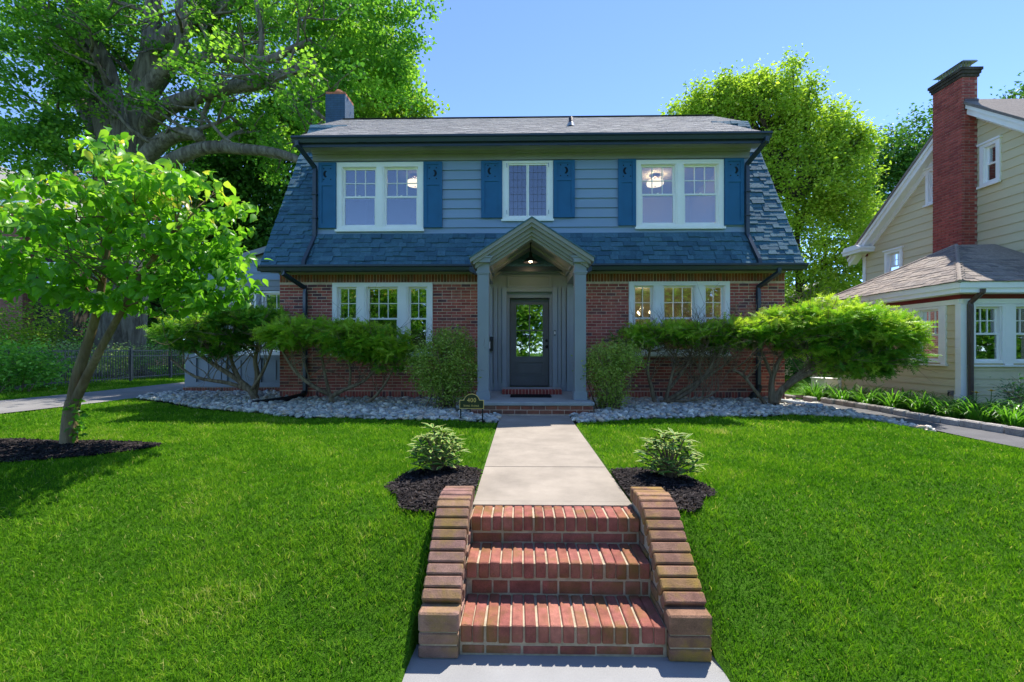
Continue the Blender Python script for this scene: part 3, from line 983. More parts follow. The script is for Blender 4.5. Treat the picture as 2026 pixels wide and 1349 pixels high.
for x in (RXL - 0.018, RXR - 0.002):      # rake boards
    rk = MB()
    slab(rk, (EY, EZ - 0.02), (BY, BZ - 0.02), x, x + 0.02, 0.16)
    slab(rk, (BY, BZ - 0.02), (RY, RZ - 0.02), x, x + 0.02, 0.16)
    rk.build('rake_board', M['navy'], house)

# ---- dormer
dw = wall_open(MB(), DXL, DXR, 3.30, 5.42, FY + 0.010, FY + 0.16, [(a + .04, b - .04, c + .04, d - .04) for a, b, c, d in UWINS])
dorm = dw.build('dormer_wall', M['siding'], house)
for x0, x1 in ((DXL, DXL + 0.12), (DXR - 0.12, DXR)):
    MB().extrude([(FY + 0.17, 3.5), (FY + 0.17, 5.55), (BY - 0.05, BZ - 0.12), (BY - 0.1, BZ - 0.3)], lambda u, v, t: (t, u, v), x0, x1).build('dormer_cheek', M['siding'], house)


def boards(parent, u0, u1, z0, z1, e, d, opens, mat, name='clapboard', tf=None, clip=None, th=0.016):
    """lapped boards; d: depth of the wall face (boards stand proud towards -d); clip(z) -> (u0, u1)"""
    k = 0; z = z0
    while z < z1 - 0.02:
        zt = min(z + e, z1)
        a, b = (u0, u1) if clip is None else clip((z + zt) / 2)
        cuts = sorted({a, b, *[min(max(o[i], a), b) for o in opens for i in (0, 1) if o[2] < zt and o[3] > z]})
        for i in range(len(cuts) - 1):
            ua, ub = cuts[i], cuts[i + 1]
            if ub - ua < 0.015: continue
            m = (ua + ub) / 2
            za, zb = z, zt
            for o in opens:
                if o[0] < m < o[1] and o[2] < zb and o[3] > za:
                    if o[2] <= za + .001 and o[3] >= zb - .001: za = zb
                    elif o[3] < zb - .001: za = max(za, o[3])
                    else: zb = min(zb, o[2])
            if zb - za < 0.012: continue
            f = lambda zz: th + 0.004 - (th) * (zz - z) / (zt - z + 1e-9)
            mb = MB(tf)
            mb.hexa([(ua, d - f(za), za), (ub, d - f(za), za), (ub, d, za), (ua, d, za),
                     (ua, d - f(zb), zb), (ub, d - f(zb), zb), (ub, d, zb), (ua, d, zb)])
            mb.build(name, mat, parent)
        z = zt; k += 1


boards(dorm, DXL, DXR, 3.505, 5.14, 0.2045, FY + 0.009, UWINS, M['siding'], th=0.034)
fr = MB()
fr.box(DXL - 0.02, DXR + 0.02, FY - 0.035, FY + 0.012, 5.142, 5.275)
fr.box(DXL - 0.02, DXR + 0.02, FY - 0.075, FY + 0.012, 5.276, 5.330)
fr.extrude([(FY - 0.075, 5.331), (FY - 0.16, 5.375), (FY - 0.16, 5.40), (FY + 0.01, 5.40)], lambda u, v, t: (t, u, v), DXL - 0.02, DXR + 0.02)
fr.build('frieze', M['trim_dark'], house)
MB().box(UL + 0.01, UR - 0.01, UY + 0.03, FY + 0.02, 5.352, 5.372).build('soffit', M['trim_dark'], house)
MB().box(UL, UR, UY + 0.02, UY + 0.045, 5.25, 5.46).build('fascia', M['gutter'], house)


def gutter(x0, x1, y, z, h=0.12, d=0.12):
    prof = [(y, z - h), (y - d * .55, z - h), (y - d * .75, z - h * .45), (y - d, z - h * .3), (y - d, z), (y - d + .008, z), (y - d + .008, z - h * .25), (y - d * .7, z - h * .4), (y - d * .5, z - h + .01), (y, z - h + .01)]
    return MB().extrude(prof, lambda u, v, t: (t, u, v), x0, x1).build('gutter', M['gutter'], house)


gutter(UL - 0.005, UR + 0.005, UY + 0.02, 5.435, 0.125)
gutter(RXL - 0.03, -0.93, EY + 0.03, 2.835, 0.12)
gutter(1.30, RXR + 0.03, EY + 0.03, 2.835, 0.12)
lo = MB()
lo.box(RXL + 0.02, RXR - 0.02, EY + 0.04, FY + 0.012, 2.754, 2.775)
lo.box(XL, -0.9, FY - 0.03, FY + 0.012, 2.715, 2.753)
lo.box(1.27, XR, FY - 0.03, FY + 0.012, 2.715, 2.753)
lo.build('lower_soffit', M['trim_dark'], house)
MB().box(RXL, RXR, EY + 0.031, EY + 0.05, 2.70, 2.83).build('lower_fascia', M['gutter'], house)


def downspout(pts, r=0.045):
    o = MB().tube(pts, r * 1.25, 4, rot=PI / 4, squash=0.75).build('downspout', M['gutter'], house)
    return o


for sgn, xw, xg in ((-1, -4.40, -4.55), (1, 4.735, 4.885)):
    dsp = downspout([(xg, 9.14, 5.34), (xg, 9.14, 5.27), (xw - 0.0, FY - 0.075, 4.99), (xw, FY - 0.075, 4.88), (xw, FY - 0.075, 3.62), (xw, FY - 0.085, 3.50), (xw + sgn * 0.05, EY - 0.005, EZ + 0.10), (xw + sgn * 0.05, EY - 0.03, EZ - 0.02)])
    for z in (4.4, 3.9):
        MB().box(xw - 0.055, xw + 0.055, FY - 0.13, FY - 0.02, z, z + 0.025).build('strap', M['gutter'], dsp)
downspout([(-4.87, 9.22, 2.74), (-4.87, 9.22, 2.66), (-4.62, FY - 0.06, 2.42), (-4.62, FY - 0.06, 2.30), (-4.62, FY - 0.06, 0.22), (-4.62, FY - 0.08, 0.14)])
downspout([(5.17, 9.22, 2.74), (5.17, 9.22, 2.66), (4.975, FY - 0.06, 2.42), (4.975, FY - 0.06, 2.30), (4.975, FY - 0.06, 0.36), (4.975, FY - 0.08, 0.30)])


def corrugated(name, pts, r, parent, mat):
    P = [Vector(p) for p in pts]; out, rad = [], []
    for i in range(len(P) - 1):
        n = max(2, int((P[i + 1] - P[i]).length / 0.018))
        for k in range(n):
            out.append(P[i].lerp(P[i + 1], k / n)); rad.append(r if k % 2 else r * 0.88)
    out.append(P[-1]); rad.append(r)
    return MB().tube(out, rad, 10).build(name, mat, parent, smooth=True)


corrugated('drain_hose', [(-4.62, FY - 0.09, 0.20), (-4.63, FY - 0.16, 0.13), (-4.75, FY - 0.45, 0.10), (-5.00, FY - 0.95, 0.085), (-5.10, FY - 1.15, 0.08)], 0.06, house, M['black'])
corrugated('drain_hose', [(4.975, FY - 0.07, 0.36), (4.96, FY - 0.09, 0.27), (4.88, FY - 0.16, 0.20), (4.76, FY - 0.22, 0.14), (4.72, FY - 0.25, 0.03)], 0.068, house, M['black'])

# ---- house chimney, vent
ch = MB().box(-6.07, -5.46, 14.0, 14.75, 0.0, 9.03).build('chimney', M['blue_brick'], house)
cc = MB()
for i in range(8):
    x = -6.07 + 0.076 * (i + .5)
    cc.box(x - 0.033, x + 0.033, 14.02, 14.73, 9.03, 9.11)
cc.build('chimney_cap', M['terracotta'], ch)
MB().lathe([(0.0, 0.24), (0.10, 0.22), (0.18, 0.12), (0.2, 0.0)], (-5.78, 14.37, 9.11), 14).build('chimney_pot', M['terracotta'], ch, True)
MB().box(-5.459, -5.44, 14.1, 14.75, 7.8, 8.25).build('flashing', M['steel'], ch)
vp = MB().lathe([(0.12, 0.0), (0.075, 0.10), (0.07, 0.11), (0.07, 0.11)], (1.2, 11.0, 6.46), 12).build('vent_flashing', M['steel'], roof_up, True)
MB().lathe([(0.055, 0.0), (0.055, 0.24), (0.0, 0.24)], (1.2, 11.0, 6.46), 12).build('vent_pipe', M['copper'], roof_up, True)


# ------------------------------------------------------------------ windows
def front_tf(y):
    return lambda u, d, z: (u, y + d, z)


def side_tf(x):                    # wall facing -x; u runs along y
    return lambda u, d, z: (x + d, u, z)


def window(parent, tf, u0, u1, z0, z1, lights, cas=0.085, mull=0.15, white=None, glass=None, sill=True, head=0.0, name='window', split=0.5, glassd=0.05, cap=False, single=False, rows=2):
    """double-hung window unit. lights: list of (relative width, pane columns)"""
    white = white or M['white']; glass = glass or M['glass']
    mb = MB(tf)
    mb.box(u0, u0 + cas, -0.028, 0.12, z0, z1)
    mb.box(u1 - cas, u1, -0.028, 0.12, z0, z1)
    mb.box(u0 + cas, u1 - cas, -0.027, 0.12, z1 - cas * 0.85, z1)
    mb.box(u0 + cas, u1 - cas, -0.027, 0.12, z0, z0 + cas * 0.8)
    if cap: mb.box(u0 - 0.03, u1 + 0.03, -0.06, 0.02, z1, z1 + 0.045)
    W = (u1 - u0 - 2 * cas) - mull * (len(lights) - 1)
    tw = sum(l[0] for l in lights)
    a = u0 + cas; spans = []
    for i, (rw, cols) in enumerate(lights):
        b = a + W * rw / tw
        spans.append((a, b, cols))
        if i < len(lights) - 1:
            mb.box(b, b + mull, -0.02, 0.12, z0 + cas * .8, z1 - cas * .85)
            mb.box(b + 0.03, b + mull - 0.03, -0.034, -0.02, z0 + cas * .8, z1 - cas * .85)
        a = b + mull
    w = mb.build(name, white, parent)
    if sill:
        MB(tf).box(u0 - 0.025, u1 + 0.025, -0.075, -0.0275, z0 - 0.035, z0 + 0.012).build('sill', white, w)
    zb, zt = z0 + cas * .8, z1 - cas * .85
    zm = zb + (zt - zb) * (1 - split)
    s = 0.036
    for (a, b, cols) in spans:
        # jamb lining
        j = 0.012
        MB(tf).box(a, a + j, 0.0, 0.11, zb, zt).box(b - j, b, 0.0, 0.11, zb, zt).build('jamb', white, w)
        a, b = a + j, b - j
        def sash(za, zc, d, cols, rws):
            m = MB(tf)
            m.box(a, a + s, d, d + 0.035, za, zc).box(b - s, b, d, d + 0.035, za, zc)
            m.box(a + s, b - s, d, d + 0.035, za, za + s * 1.1).box(a + s, b - s, d, d + 0.035, zc - s, zc)
            so = m.build('sash', white, w)
            ga, gb, gc, ge = a + s, b - s, za + s * 1.1, zc - s
            mt = 0.016
            for c in range(1, cols):
                x = ga + (gb - ga) * c / cols
                MB(tf).box(x - mt / 2, x + mt / 2, d + 0.004, d + 0.030, gc, ge).build('muntin', white, w)
            for r in range(1, rws):
                z = gc + (ge - gc) * r / rws
                MB(tf).box(ga, gb, d + 0.006, d + 0.028, z - mt / 2, z + mt / 2).build('muntin', white, w)
            for c in range(cols):
                for r in range(rws):
                    xa, xb = ga + (gb - ga) * c / cols, ga + (gb - ga) * (c + 1) / cols
                    za2, zb2 = gc + (ge - gc) * r / rws, gc + (ge - gc) * (r + 1) / rws
                    MB(tf).box(xa + .002, xb - .002, d + 0.016, d + 0.019, za2 + .002, zb2 - .002).build('pane', glass, w)
        if single:
            sash(zb, zt, 0.03, cols, rows)
        else:
            sash(zm - 0.02, zt, 0.062, cols, rows)
            sash(zb, zm + 0.02, 0.024, 1, 1)
            # sash lock on the meeting rail
            u = (a + b) / 2
            MB(tf).box(u - 0.02, u + 0.02, 0.012, 0.04, zm + 0.021, zm + 0.033).build('sash_lock', white, w)
    return w


TF = front_tf(FY)
for (a, b, c, d) in WINS:
    window(house, TF, a, b, c, d, [(0.62, 2), (1.0, 3), (0.62, 2)], cas=0.10, mull=0.20, split=0.50)
window(house, TF, *UWINS[0], [(1, 3), (1, 3)], cas=0.11, mull=0.16, split=0.5)
window(house, TF, *UWINS[2], [(1, 3), (1, 3)], cas=0.10, mull=0.16, split=0.5)
# casement pair with leaded panes in the middle
a, b, c, d = UWINS[1]
mb = MB(TF)
mb.box(a, a + .115, -.03, .1, c, d).box(b - .115, b, -.03, .1, c, d).box(a + .115, b - .115, -.029, .1, c, c + .07).box(a + .115, b - .115, -.029, .1, d - .05, d)
cw = mb.build('window', M['white'], house)
MB(TF).box(a - .02, b + .02, -.07, -.031, c - .03, c + .012).build('sill', M['white'], cw)
mid = (a + b) / 2
for (ua, ub) in ((a + .115, mid - .002), (mid + .002, b - .115)):
    m = MB(TF)
    za, zb = c + .072, d - .052
    s = 0.026
    m.box(ua, ua + s, .0, .04, za, zb).box(ub - s, ub, .0, .04, za, zb).box(ua + s, ub - s, .0, .04, za, za + s).box(ua + s, ub - s, .0, .04, zb - s, zb)
    m.build('sash', M['white'], cw)
    for i in range(4):
        for j in range(7):
            w_, h_ = (ub - ua - 2 * s) / 4, (zb - za - 2 * s) / 7
            MB(TF).box(ua + s + i * w_ + .003, ua + s + (i + 1) * w_ - .003, .020, .023, za + s + j * h_ + .003, za + s + (j + 1) * h_ - .003).build('pane', M['lead_glass'], cw)
    m = MB(TF)
    for i in range(1, 4):
        u = ua + s + (ub - ua - 2 * s) * i / 4; m.box(u - .0035, u + .0035, .017, .026, za + s, zb - s)
    for j in range(1, 7):
        z = za + s + (zb - za - 2 * s) * j / 7; m.box(ua + s, ub - s, .018, .025, z - .0035, z + .0035)
    m.build('lead_lattice', M['lead'], cw)
for u in (a + .095, b - .095):
    for z in (c + .12, d - .14):
        MB(TF).box(u - .006, u + .006, -.042, -.030, z, z + .09).build('hinge', M['steel'], cw)


def shutter(x0, x1, z0, z1, flip):
    m = MB(TF)
    m.box(x0, x1, -0.045, -0.014, z0, z1)
    s = 0.075
    zc = z1 - (z1 - z0) * 0.33
    m.box(x0, x0 + s, -0.062, -0.0455, z0, z1).box(x1 - s, x1, -0.062, -0.0455, z0, z1)
    m.box(x0 + s, x1 - s, -0.0618, -0.0455, z0, z0 + 0.09).box(x0 + s, x1 - s, -0.0618, -0.0455, z1 - 0.06, z1)
    m.box(x0 + s, x1 - s, -0.0618, -0.0455, zc - 0.035, zc + 0.035)
    sh = m.build('shutter', M['navy'], house)
    # thin dark plates standing for the shade in the crescent and plug holes
    cx, cz = (x0 + x1) / 2, (zc + 0.035 + z1 - 0.06) / 2
    R = 0.085
    outer = [(cx + flip * R * math.cos(t), cz + R * math.sin(t)) for t in np.linspace(2.05, 4.23, 12)]
    inner = [(cx + flip * (0.035 + R * 0.86 * math.cos(t)), cz + R * 0.86 * math.sin(t)) for t in np.linspace(4.15, 2.13, 12)]
    MB().extrude(outer + inner, lambda u, v, t: (u, FY + t, v), -0.0475, -0.044).build('crescent', M['cutout_shade'], sh)
    for sx in (-1, 1):
        for sz in (-1, 1):
            px, pz = cx + sx * 0.075, cz + sz * 0.115
            MB().extrude([(px + 0.014 * math.cos(t), pz + 0.014 * math.sin(t)) for t in np.linspace(0, 2 * PI, 9)[:-1]], lambda u, v, t: (u, FY + t, v), -0.049, -0.044).build('plug_hole_shade', M['cutout_shade'], sh)


for (x0, x1, z0, z1, fl) in ((-4.335, -3.962, 3.705, 5.105, 1), (-2.08, -1.68, 3.705, 5.105, -1), (-0.85, -0.407, 3.905, 5.112, 1), (0.686, 1.137, 3.905, 5.115, -1), (2.05, 2.425, 3.725, 5.125, 1), (4.279, 4.68, 3.725, 5.122, -1)):
    shutter(x0, x1, z0, z1, fl)


# ---- rooms behind the windows
def room(x0, x1, y0, y1, z0, z1, mat):
    m = MB()
    V = [(x0, y0, z0), (x1, y0, z0), (x1, y1, z0), (x0, y1, z0), (x0, y0, z1), (x1, y0, z1), (x1, y1, z1), (x0, y1, z1)]
    m.add(V, [(0, 1, 2, 3), (7, 6, 5, 4), (2, 6, 7, 3), (1, 5, 6, 2), (0, 3, 7, 4)])
    return m.build('interior_room', mat, house)


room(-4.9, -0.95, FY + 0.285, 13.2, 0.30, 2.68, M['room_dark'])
room(1.35, 5.25, FY + 0.285, 13.2, 0.30, 2.68, M['room'])
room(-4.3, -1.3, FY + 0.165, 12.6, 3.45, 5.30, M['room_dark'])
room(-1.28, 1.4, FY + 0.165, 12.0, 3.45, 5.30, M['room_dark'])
room(1.42, 4.65, FY + 0.165, 12.6, 3.45, 5.30, M['room'])
for (x0, x1, z0, z1) in ((-4.9, -0.95, 0.3, 2.68),):
    MB().box(-1.9, -1.2, 12.6, 13.1, 0.32, 2.2).build('interior_cabinet', M['bark_tan'], house)


def warm_light(o, loc, energy, r=0.06):
    d = bpy.data.lights.new('lamp_light', 'POINT'); d.energy = energy; d.color = (1.0, 0.74, 0.46); d.shadow_soft_size = r
    l = bpy.data.objects.new('lamp_light', d); link(l, o); l.location = loc


def ceiling_lamp(x, y, label, energy):
    t = thing('ceiling_lamp', label, 'lamp', (x, y, 5.30), 'lit lamps inside upstairs rooms')
    MB().lathe([(0.0, 5.295), (0.10, 5.29), (0.11, 5.265), (0.02, 5.25), (0.015, 5.16)], (x, y, 0), 16).build('mount', M['copper'], t, True)
    MB().lathe([(0.03, 5.165), (0.19, 5.15), (0.20, 5.11), (0.19, 5.06), (0.10, 5.035), (0.0, 5.03)], (x, y, 0), 20).build('shade', M['lamp_glass'], t, True)
    MB().lathe([(0.0, 5.03), (0.02, 5.025), (0.0, 5.0)], (x, y, 0), 10).build('finial', M['copper'], t, True)
    warm_light(t, (x, y, 5.22), energy)


ceiling_lamp(3.22, 11.0, 'lit ceiling lamp seen through the upstairs right window', 9)
ceiling_lamp(-2.55, 10.9, 'lit ceiling lamp behind the upstairs left window', 2)
t = thing('chandelier', 'small lit candle chandelier seen through the ground floor right window', 'chandelier', (2.98, 11.3, 2.68))
MB().tube([(2.98, 11.3, 2.675), (2.98, 11.3, 1.9)], 0.009, 6).build('rod', M['black'], t)
MB().lathe([(0.05, 1.88), (0.05, 1.93), (0.0, 1.94)], (2.98, 11.3, 0), 10).build('hub', M['black'], t)
for k in range(5):
    a = 2 * PI * k / 5 + .3
    e = (2.98 + .24 * math.cos(a), 11.3 + .24 * math.sin(a))
    MB().tube([(2.98, 11.3, 1.9), (2.98 + .14 * math.cos(a), 11.3 + .14 * math.sin(a), 1.85), (e[0], e[1], 1.9), (e[0], e[1], 1.97)], 0.008, 6).build('arm', M['black'], t)
    MB().lathe([(0.0, 1.97), (0.014, 1.985), (0.016, 2.01), (0.0, 2.05)], (e[0], e[1], 0), 8).build('bulb', M['bulb'], t, True)
warm_light(t, (2.98, 11.3, 2.12), 10)

# ------------------------------------------------------------------ porch
landing = thing('porch_landing', 'grey stone porch landing on two courses of brick below the door', 'landing', (HX, 7.6, 0.0))
LX0, LX1 = -0.86, 1.225
MB().box(LX0 + 0.02, LX1 - 0.02, 7.635, 9.695, -0.05, 0.165).build('core', M['mortar'], landing)
sl = bpy.data.objects.new('slab', bevel_box(LX1 - LX0, 2.09, 0.062, 0.012, M['bluestone'], 'slab')); link(sl, landing)
sl.location = ((LX0 + LX1) / 2, 7.60 + 1.045, 0.197)
for c in range(2):
    z = 0.022 + c * 0.072 + 0.036
    x = LX0 + 0.02 + (0 if c else -0.1)
    while x < LX1 - 0.03:
        a, b = max(x, LX0 + .02), min(x + 0.208, LX1 - .02)
        if b - a > .03: place_piece('brick', landing, ((a + b) / 2, 7.655, z), b - a - .012, 0.06, 0.060, M['soldier'], None, .003, .001, .004)
        x += 0.208
    for xs in (LX0 + .045, LX1 - .045):
        for k in range(9):
            place_piece('brick', landing, (xs, 7.80 + k * 0.21 + (.1 if c else 0), z), 0.06, 0.196, 0.060, M['soldier'], None, .003, .001, .004)
for k in range(18):
    w = (0.80 + 0.376) / 18
    place_piece('step_brick', landing, (-0.376 + w * (k + .5), 9.0, 0.272), w - .012, 0.22, 0.084, M['red_brick'], None, .003, .001, .004)
MB().box(-0.372, 0.796, 8.91, 9.66, 0.229, 0.306).build('step_core', M['mortar'], landing)
MB().box(-0.40, 0.82, 9.115, 9.66, 0.3065, 0.314).build('step_top', M['bluestone'], landing)
tag(MB().box(-0.20, 0.56, 8.33, 8.80, 0.230, 0.244).build('doormat', M['mat_black']), 'black doormat lying on the porch landing', 'doormat')

# door surround, in the plane of the brick front
sur = MB()
DX0, DX1 = -0.30, 0.66
wall_open(sur, PORCH[0], PORCH[1], 0.23, 2.95, FY - 0.02, FY + 0.05, [(DX0, DX1, 0.0, 2.33)])
surr = sur.build('door_surround', M['trim'], house)
ps = MB()
for (x0, x1, d) in ((-0.74, -0.60, .12), (-0.585, -0.50, .07), (-0.49, -0.41, .045), (-0.40, -0.305, .09), (0.665, 0.76, .09), (0.77, 0.85, .045), (0.86, 0.945, .07), (0.96, 1.10, .12)):
    MB().box(x0, x1, FY - 0.02 - d, FY - 0.0205, 0.232, 2.42).build('pilaster', M['trim'], surr)
    MB().box(x0 - .006, x1 + .006, FY - 0.035 - d, FY - 0.021, 0.2325, 0.40).build('pilaster_base', M['trim'], surr)
MB().box(DX0 - .1, DX1 + .1, FY - 0.075, FY - 0.0205, 2.33, 2.42).build('door_header', M['trim'], surr)
pm = MB()
pm.box(-0.29, 0.65, FY - 0.06, FY - 0.0205, 2.425, 2.475).box(-0.29, 0.65, FY - 0.06, FY - 0.0205, 2.655, 2.70)
pm.box(-0.29, -0.24, FY - 0.06, FY - 0.0205, 2.476, 2.654).box(0.60, 0.65, FY - 0.06, FY - 0.0205, 2.476, 2.654)
pm.build('transom_panel', M['trim'], surr)
en = MB()
en.box(-0.80, 1.16, FY - 0.16, FY - 0.021, 2.705, 2.80).box(-0.82, 1.18, FY - 0.20, FY - 0.021, 2.801, 2.835).box(-0.84, 1.20, FY - 0.24, FY - 0.021, 2.836, 2.90)
en.build('back_entablature', M['trim'], surr)
# reveal of the door opening
rv = MB()
rv.box(DX0 - .02, DX0 + .055, FY + 0.0505, FY + 0.30, 0.31, 2.33).box(DX1 - .055, DX1 + .02, FY + 0.0505, FY + 0.30, 0.31, 2.33).box(DX0 + .055, DX1 - .055, FY + .0505, FY + .30, 2.215, 2.33)
rv.build('door_frame', M['trim'], house)
# door
D0, D1, DZ0, DZ1, DY = -0.236, 0.596, 0.318, 2.208, FY + 0.22
dm = MB()
GX0, GX1, GZ0, GZ1 = -0.105, 0.470, 0.955, 2.085
PX0, PX1, PZ0, PZ1 = -0.105, 0.470, 0.555, 0.830
wall_open(dm, D0, D1, DZ0, DZ1, DY, DY + 0.045, [(GX0, GX1, GZ0, GZ1), (PX0, PX1, PZ0, PZ1)])
door = dm.build('front_door', M['door'], house)
MB().box(PX0, PX1, DY + 0.018, DY + 0.03, PZ0, PZ1).box(PX0 + .04, PX1 - .04, DY + 0.004, DY + 0.0179, PZ0 + .04, PZ1 - .04).build('door_panel', M['door'], door)
for (xa, xb, za, zb) in ((PX0 - .02, PX1 + .02, PZ0 - .02, PZ1 + .02), (GX0 - .02, GX1 + .02, GZ0 - .02, GZ1 + .02)):
    MB().box(xa, xa + .02, DY - .012, DY - .0003, za, zb).box(xb - .02, xb, DY - .012, DY - .0003, za, zb).box(xa + .02, xb - .02, DY - .0118, DY - .0003, za, za + .02).box(xa + .02, xb - .02, DY - .0118, DY - .0003, zb - .02, zb).build('moulding', M['door'], door)
gm = (GX0 + GX1) / 2; gzm = (GZ0 + GZ1) / 2
MB().box(gm - .012, gm + .012, DY + .004, DY + .04, GZ0, GZ1).build('muntin', M['door'], door)
MB().box(GX0, GX1, DY + .006, DY + .038, gzm - .012, gzm + .012).build('muntin', M['door'], door)
for (xa, xb) in ((GX0, gm - .012), (gm + .012, GX1)):
    for (za, zb) in ((GZ0, gzm - .012), (gzm + .012, GZ1)):
        MB().box(xa, xb, DY + .018, DY + .022, za, zb).build('pane', M['door_glass'], door)
for z, r in ((1.30, .028), (1.17, .033)):
    MB().lathe([(0.0, 0.0), (r, 0.0), (r, .012), (r * .5, .016), (r * .5, .03), (r * .8, .035), (r * .8, .05), (0, .056)], (0, 0, 0), 14)
    k = MB(lambda x, y, z_: (0.555 + x, DY - z_, z + y)).lathe([(0.0, 0.0), (r, 0.0), (r, .012), (r * .5, .016), (r * .5, .03), (r * .85, .036), (r * .85, .05), (0, .056)], (0, 0, 0), 14)
    k.build('door_knob' if z < 1.2 else 'deadbolt', M['black'], door, True)
room(DX0 + .06, DX1 - .06, FY + 0.31, 13.0, 0.31, 2.33, M['room'])
MB().box(0.694, 0.724, FY - 0.138, FY - 0.112, 1.40, 1.51).build('doorbell', M['black'], house)
MB().box(0.699, 0.719, FY - 0.141, FY - 0.1385, 1.425, 1.49).build('doorbell_plate', M['white'], house)
mbx = thing('mailbox', 'black wall mailbox beside the left porch pilaster', 'mailbox', (-0.655, FY - 0.14, 1.08))
mm = MB().box(-0.72, -0.59, FY - 0.235, FY - 0.1405, 1.08, 1.33); mm.build('body', M['black'], mbx)
MB().extrude([(FY - .25, 1.30), (FY - .25, 1.325), (FY - .1405, 1.375), (FY - .1405, 1.331), (FY - .24, 1.331)], lambda u, v, t: (t, u, v), -0.73, -0.58).build('lid', M['black'], mbx)
MB().box(-0.665, -0.645, FY - .238, FY - .2355, 1.13, 1.27).build('slot_trim', M['white'], mbx)

# columns
CY = 8.05
for cx in (-0.665, 1.035):
    m = MB().box(cx - .098, cx + .098, CY - .098, CY + .098, 0.37, 2.42)
    co = m.build('column', M['trim'], house)
    MB().box(cx - .118, cx + .118, CY - .118, CY + .118, 0.228, 0.37).build('column_base', M['trim'], co)
    cp = MB()
    cp.box(cx - .108, cx + .108, CY - .108, CY + .108, 2.421, 2.445)
    cp.box(cx - .120, cx + .120, CY - .120, CY + .120, 2.446, 2.475)
    cp.box(cx - .104, cx + .104, CY - .104, CY + .104, 2.476, 2.62)
    cp.build('capital', M['trim'], co)
    # pilaster against the wall, side beam back to the wall
    MB().box(cx - .08, cx + .08, CY + .099, FY - 0.165, 2.476, 2.62).build('side_beam', M['trim'], house)
    s = 1 if cx > 0 else -1
    eb = MB()
    eb.extrude([(cx - s * .125, 2.621), (cx - s * .125, 2.655), (cx - s * .16, 2.70), (cx + s * .215, 2.70), (cx + s * .175, 2.655), (cx + s * .14, 2.621)], lambda u, v, t: (u, t, v), CY - .19, FY - 0.245)
    eb.extrude([(cx - s * .165, 2.7005), (cx - s * .165, 2.725), (cx + s * .225, 2.725), (cx + s * .225, 2.7005)], lambda u, v, t: (u, t, v), CY - .21, FY - 0.245)
    eb.build('cornice_return', M['trim'], house)
    MB().extrude([(cx + s * .215, 2.60), (cx + s * .36, 2.66), (cx + s * .36, 2.75), (cx + s * .228, 2.75)], lambda u, v, t: (u, t, v), CY + .95, CY + 1.15).build('gutter_end', M['gutter'], house)

# gable roof of the porch: layered raking cornice, vaulted soffit, shingles on top
PCX = 0.185; PHW = 1.06; PZ = 3.385; PE = 2.70
def gable(mb, hw, apex, eave, t, y0, y1, mi=0):
    """pair of sloping boards of vertical thickness t"""
    for s in (-1, 1):
        mb.extrude([(PCX, apex), (PCX + s * hw, eave), (PCX + s * hw, eave - t), (PCX, apex - t)], lambda u, v, k: (u, k, v), y0, y1, mi)
    return mb
pd = MB()
sl_ = (PZ - PE) / PHW
gable(pd, PHW, PZ - .02, PE - .02, .075, CY - .26, CY + 1.35)
gable(pd, PHW - .05, PZ - .0955, PE - .0955 + .05 * sl_, .06, CY - .22, CY + 1.35)
gable(pd, PHW - .08, PZ - .156, PE - .156 + .08 * sl_, .075, CY - .15, CY + 1.4)
pd.build('raking_cornice', M['trim_dark'], house)
gi = MB()
gable(gi, PHW - .20, PZ - .2315, PE - .2315 + .20 * sl_, .05, CY - .10, CY + .14)
gable(gi, PHW - .26, PZ - .282, PE - .282 + .26 * sl_, .05, CY - .04, CY + .10)
gi.build('inner_moulding', M['trim_dark'], house)
gable(MB(), PHW - .12, PZ - .232, PE - .232 + .12 * sl_, .02, CY + .141, FY - 0.025).build('vault_ceiling', M['trim_dark'], house)
for (y, t_) in ((8.75, .06), (9.40, .06)):
    gable(MB(), PHW - .22, PZ - .2525, PE - .2525 + .22 * sl_, .045, y, y + .08).build('vault_rib', M['trim_dark'], house)
MB().extrude([(PCX - .98, 2.60), (PCX + .98, 2.60), (PCX + .98, 2.70), (PCX, PZ - .1), (PCX - .98, 2.70)], lambda u, v, t: (u, t, v), FY - 0.0195, FY + 0.05).build('tympanum', M['trim_dark'], house)
pr = gable(MB(), PHW + .02, PZ, PE - .012, .018, CY - .28, CY + 1.42).build('porch_roof', M['shingle'], house)
pl = thing('pendant_lamp', 'lit black barn pendant lamp hanging under the porch gable', 'lamp', (0.18, 8.62, 2.75))
MB().tube([(0.18, 8.62, 3.13), (0.18, 8.62, 2.93)], 0.011, 8).build('rod', M['black'], pl)
MB().lathe([(0.0, 3.15), (0.05, 3.145), (0.05, 3.12), (0.0, 3.115)], (0.18, 8.62, 0), 14).build('canopy', M['black'], pl, True)
MB().lathe([(0.018, 2.96), (0.03, 2.93), (0.035, 2.87), (0.06, 2.84), (0.10, 2.815), (0.135, 2.77), (0.138, 2.755), (0.13, 2.757), (0.095, 2.80), (0.05, 2.825), (0.0, 2.83)], (0.18, 8.62, 0), 22).build('shade', M['black'], pl, True)
MB().lathe([(0.0, 2.825), (0.02, 2.81), (0.034, 2.785), (0.028, 2.76), (0.0, 2.748)], (0.18, 8.62, 0), 12).build('bulb', M['bulb'], pl, True)
warm_light(pl, (0.18, 8.62, 2.735), 1.6, 0.03)

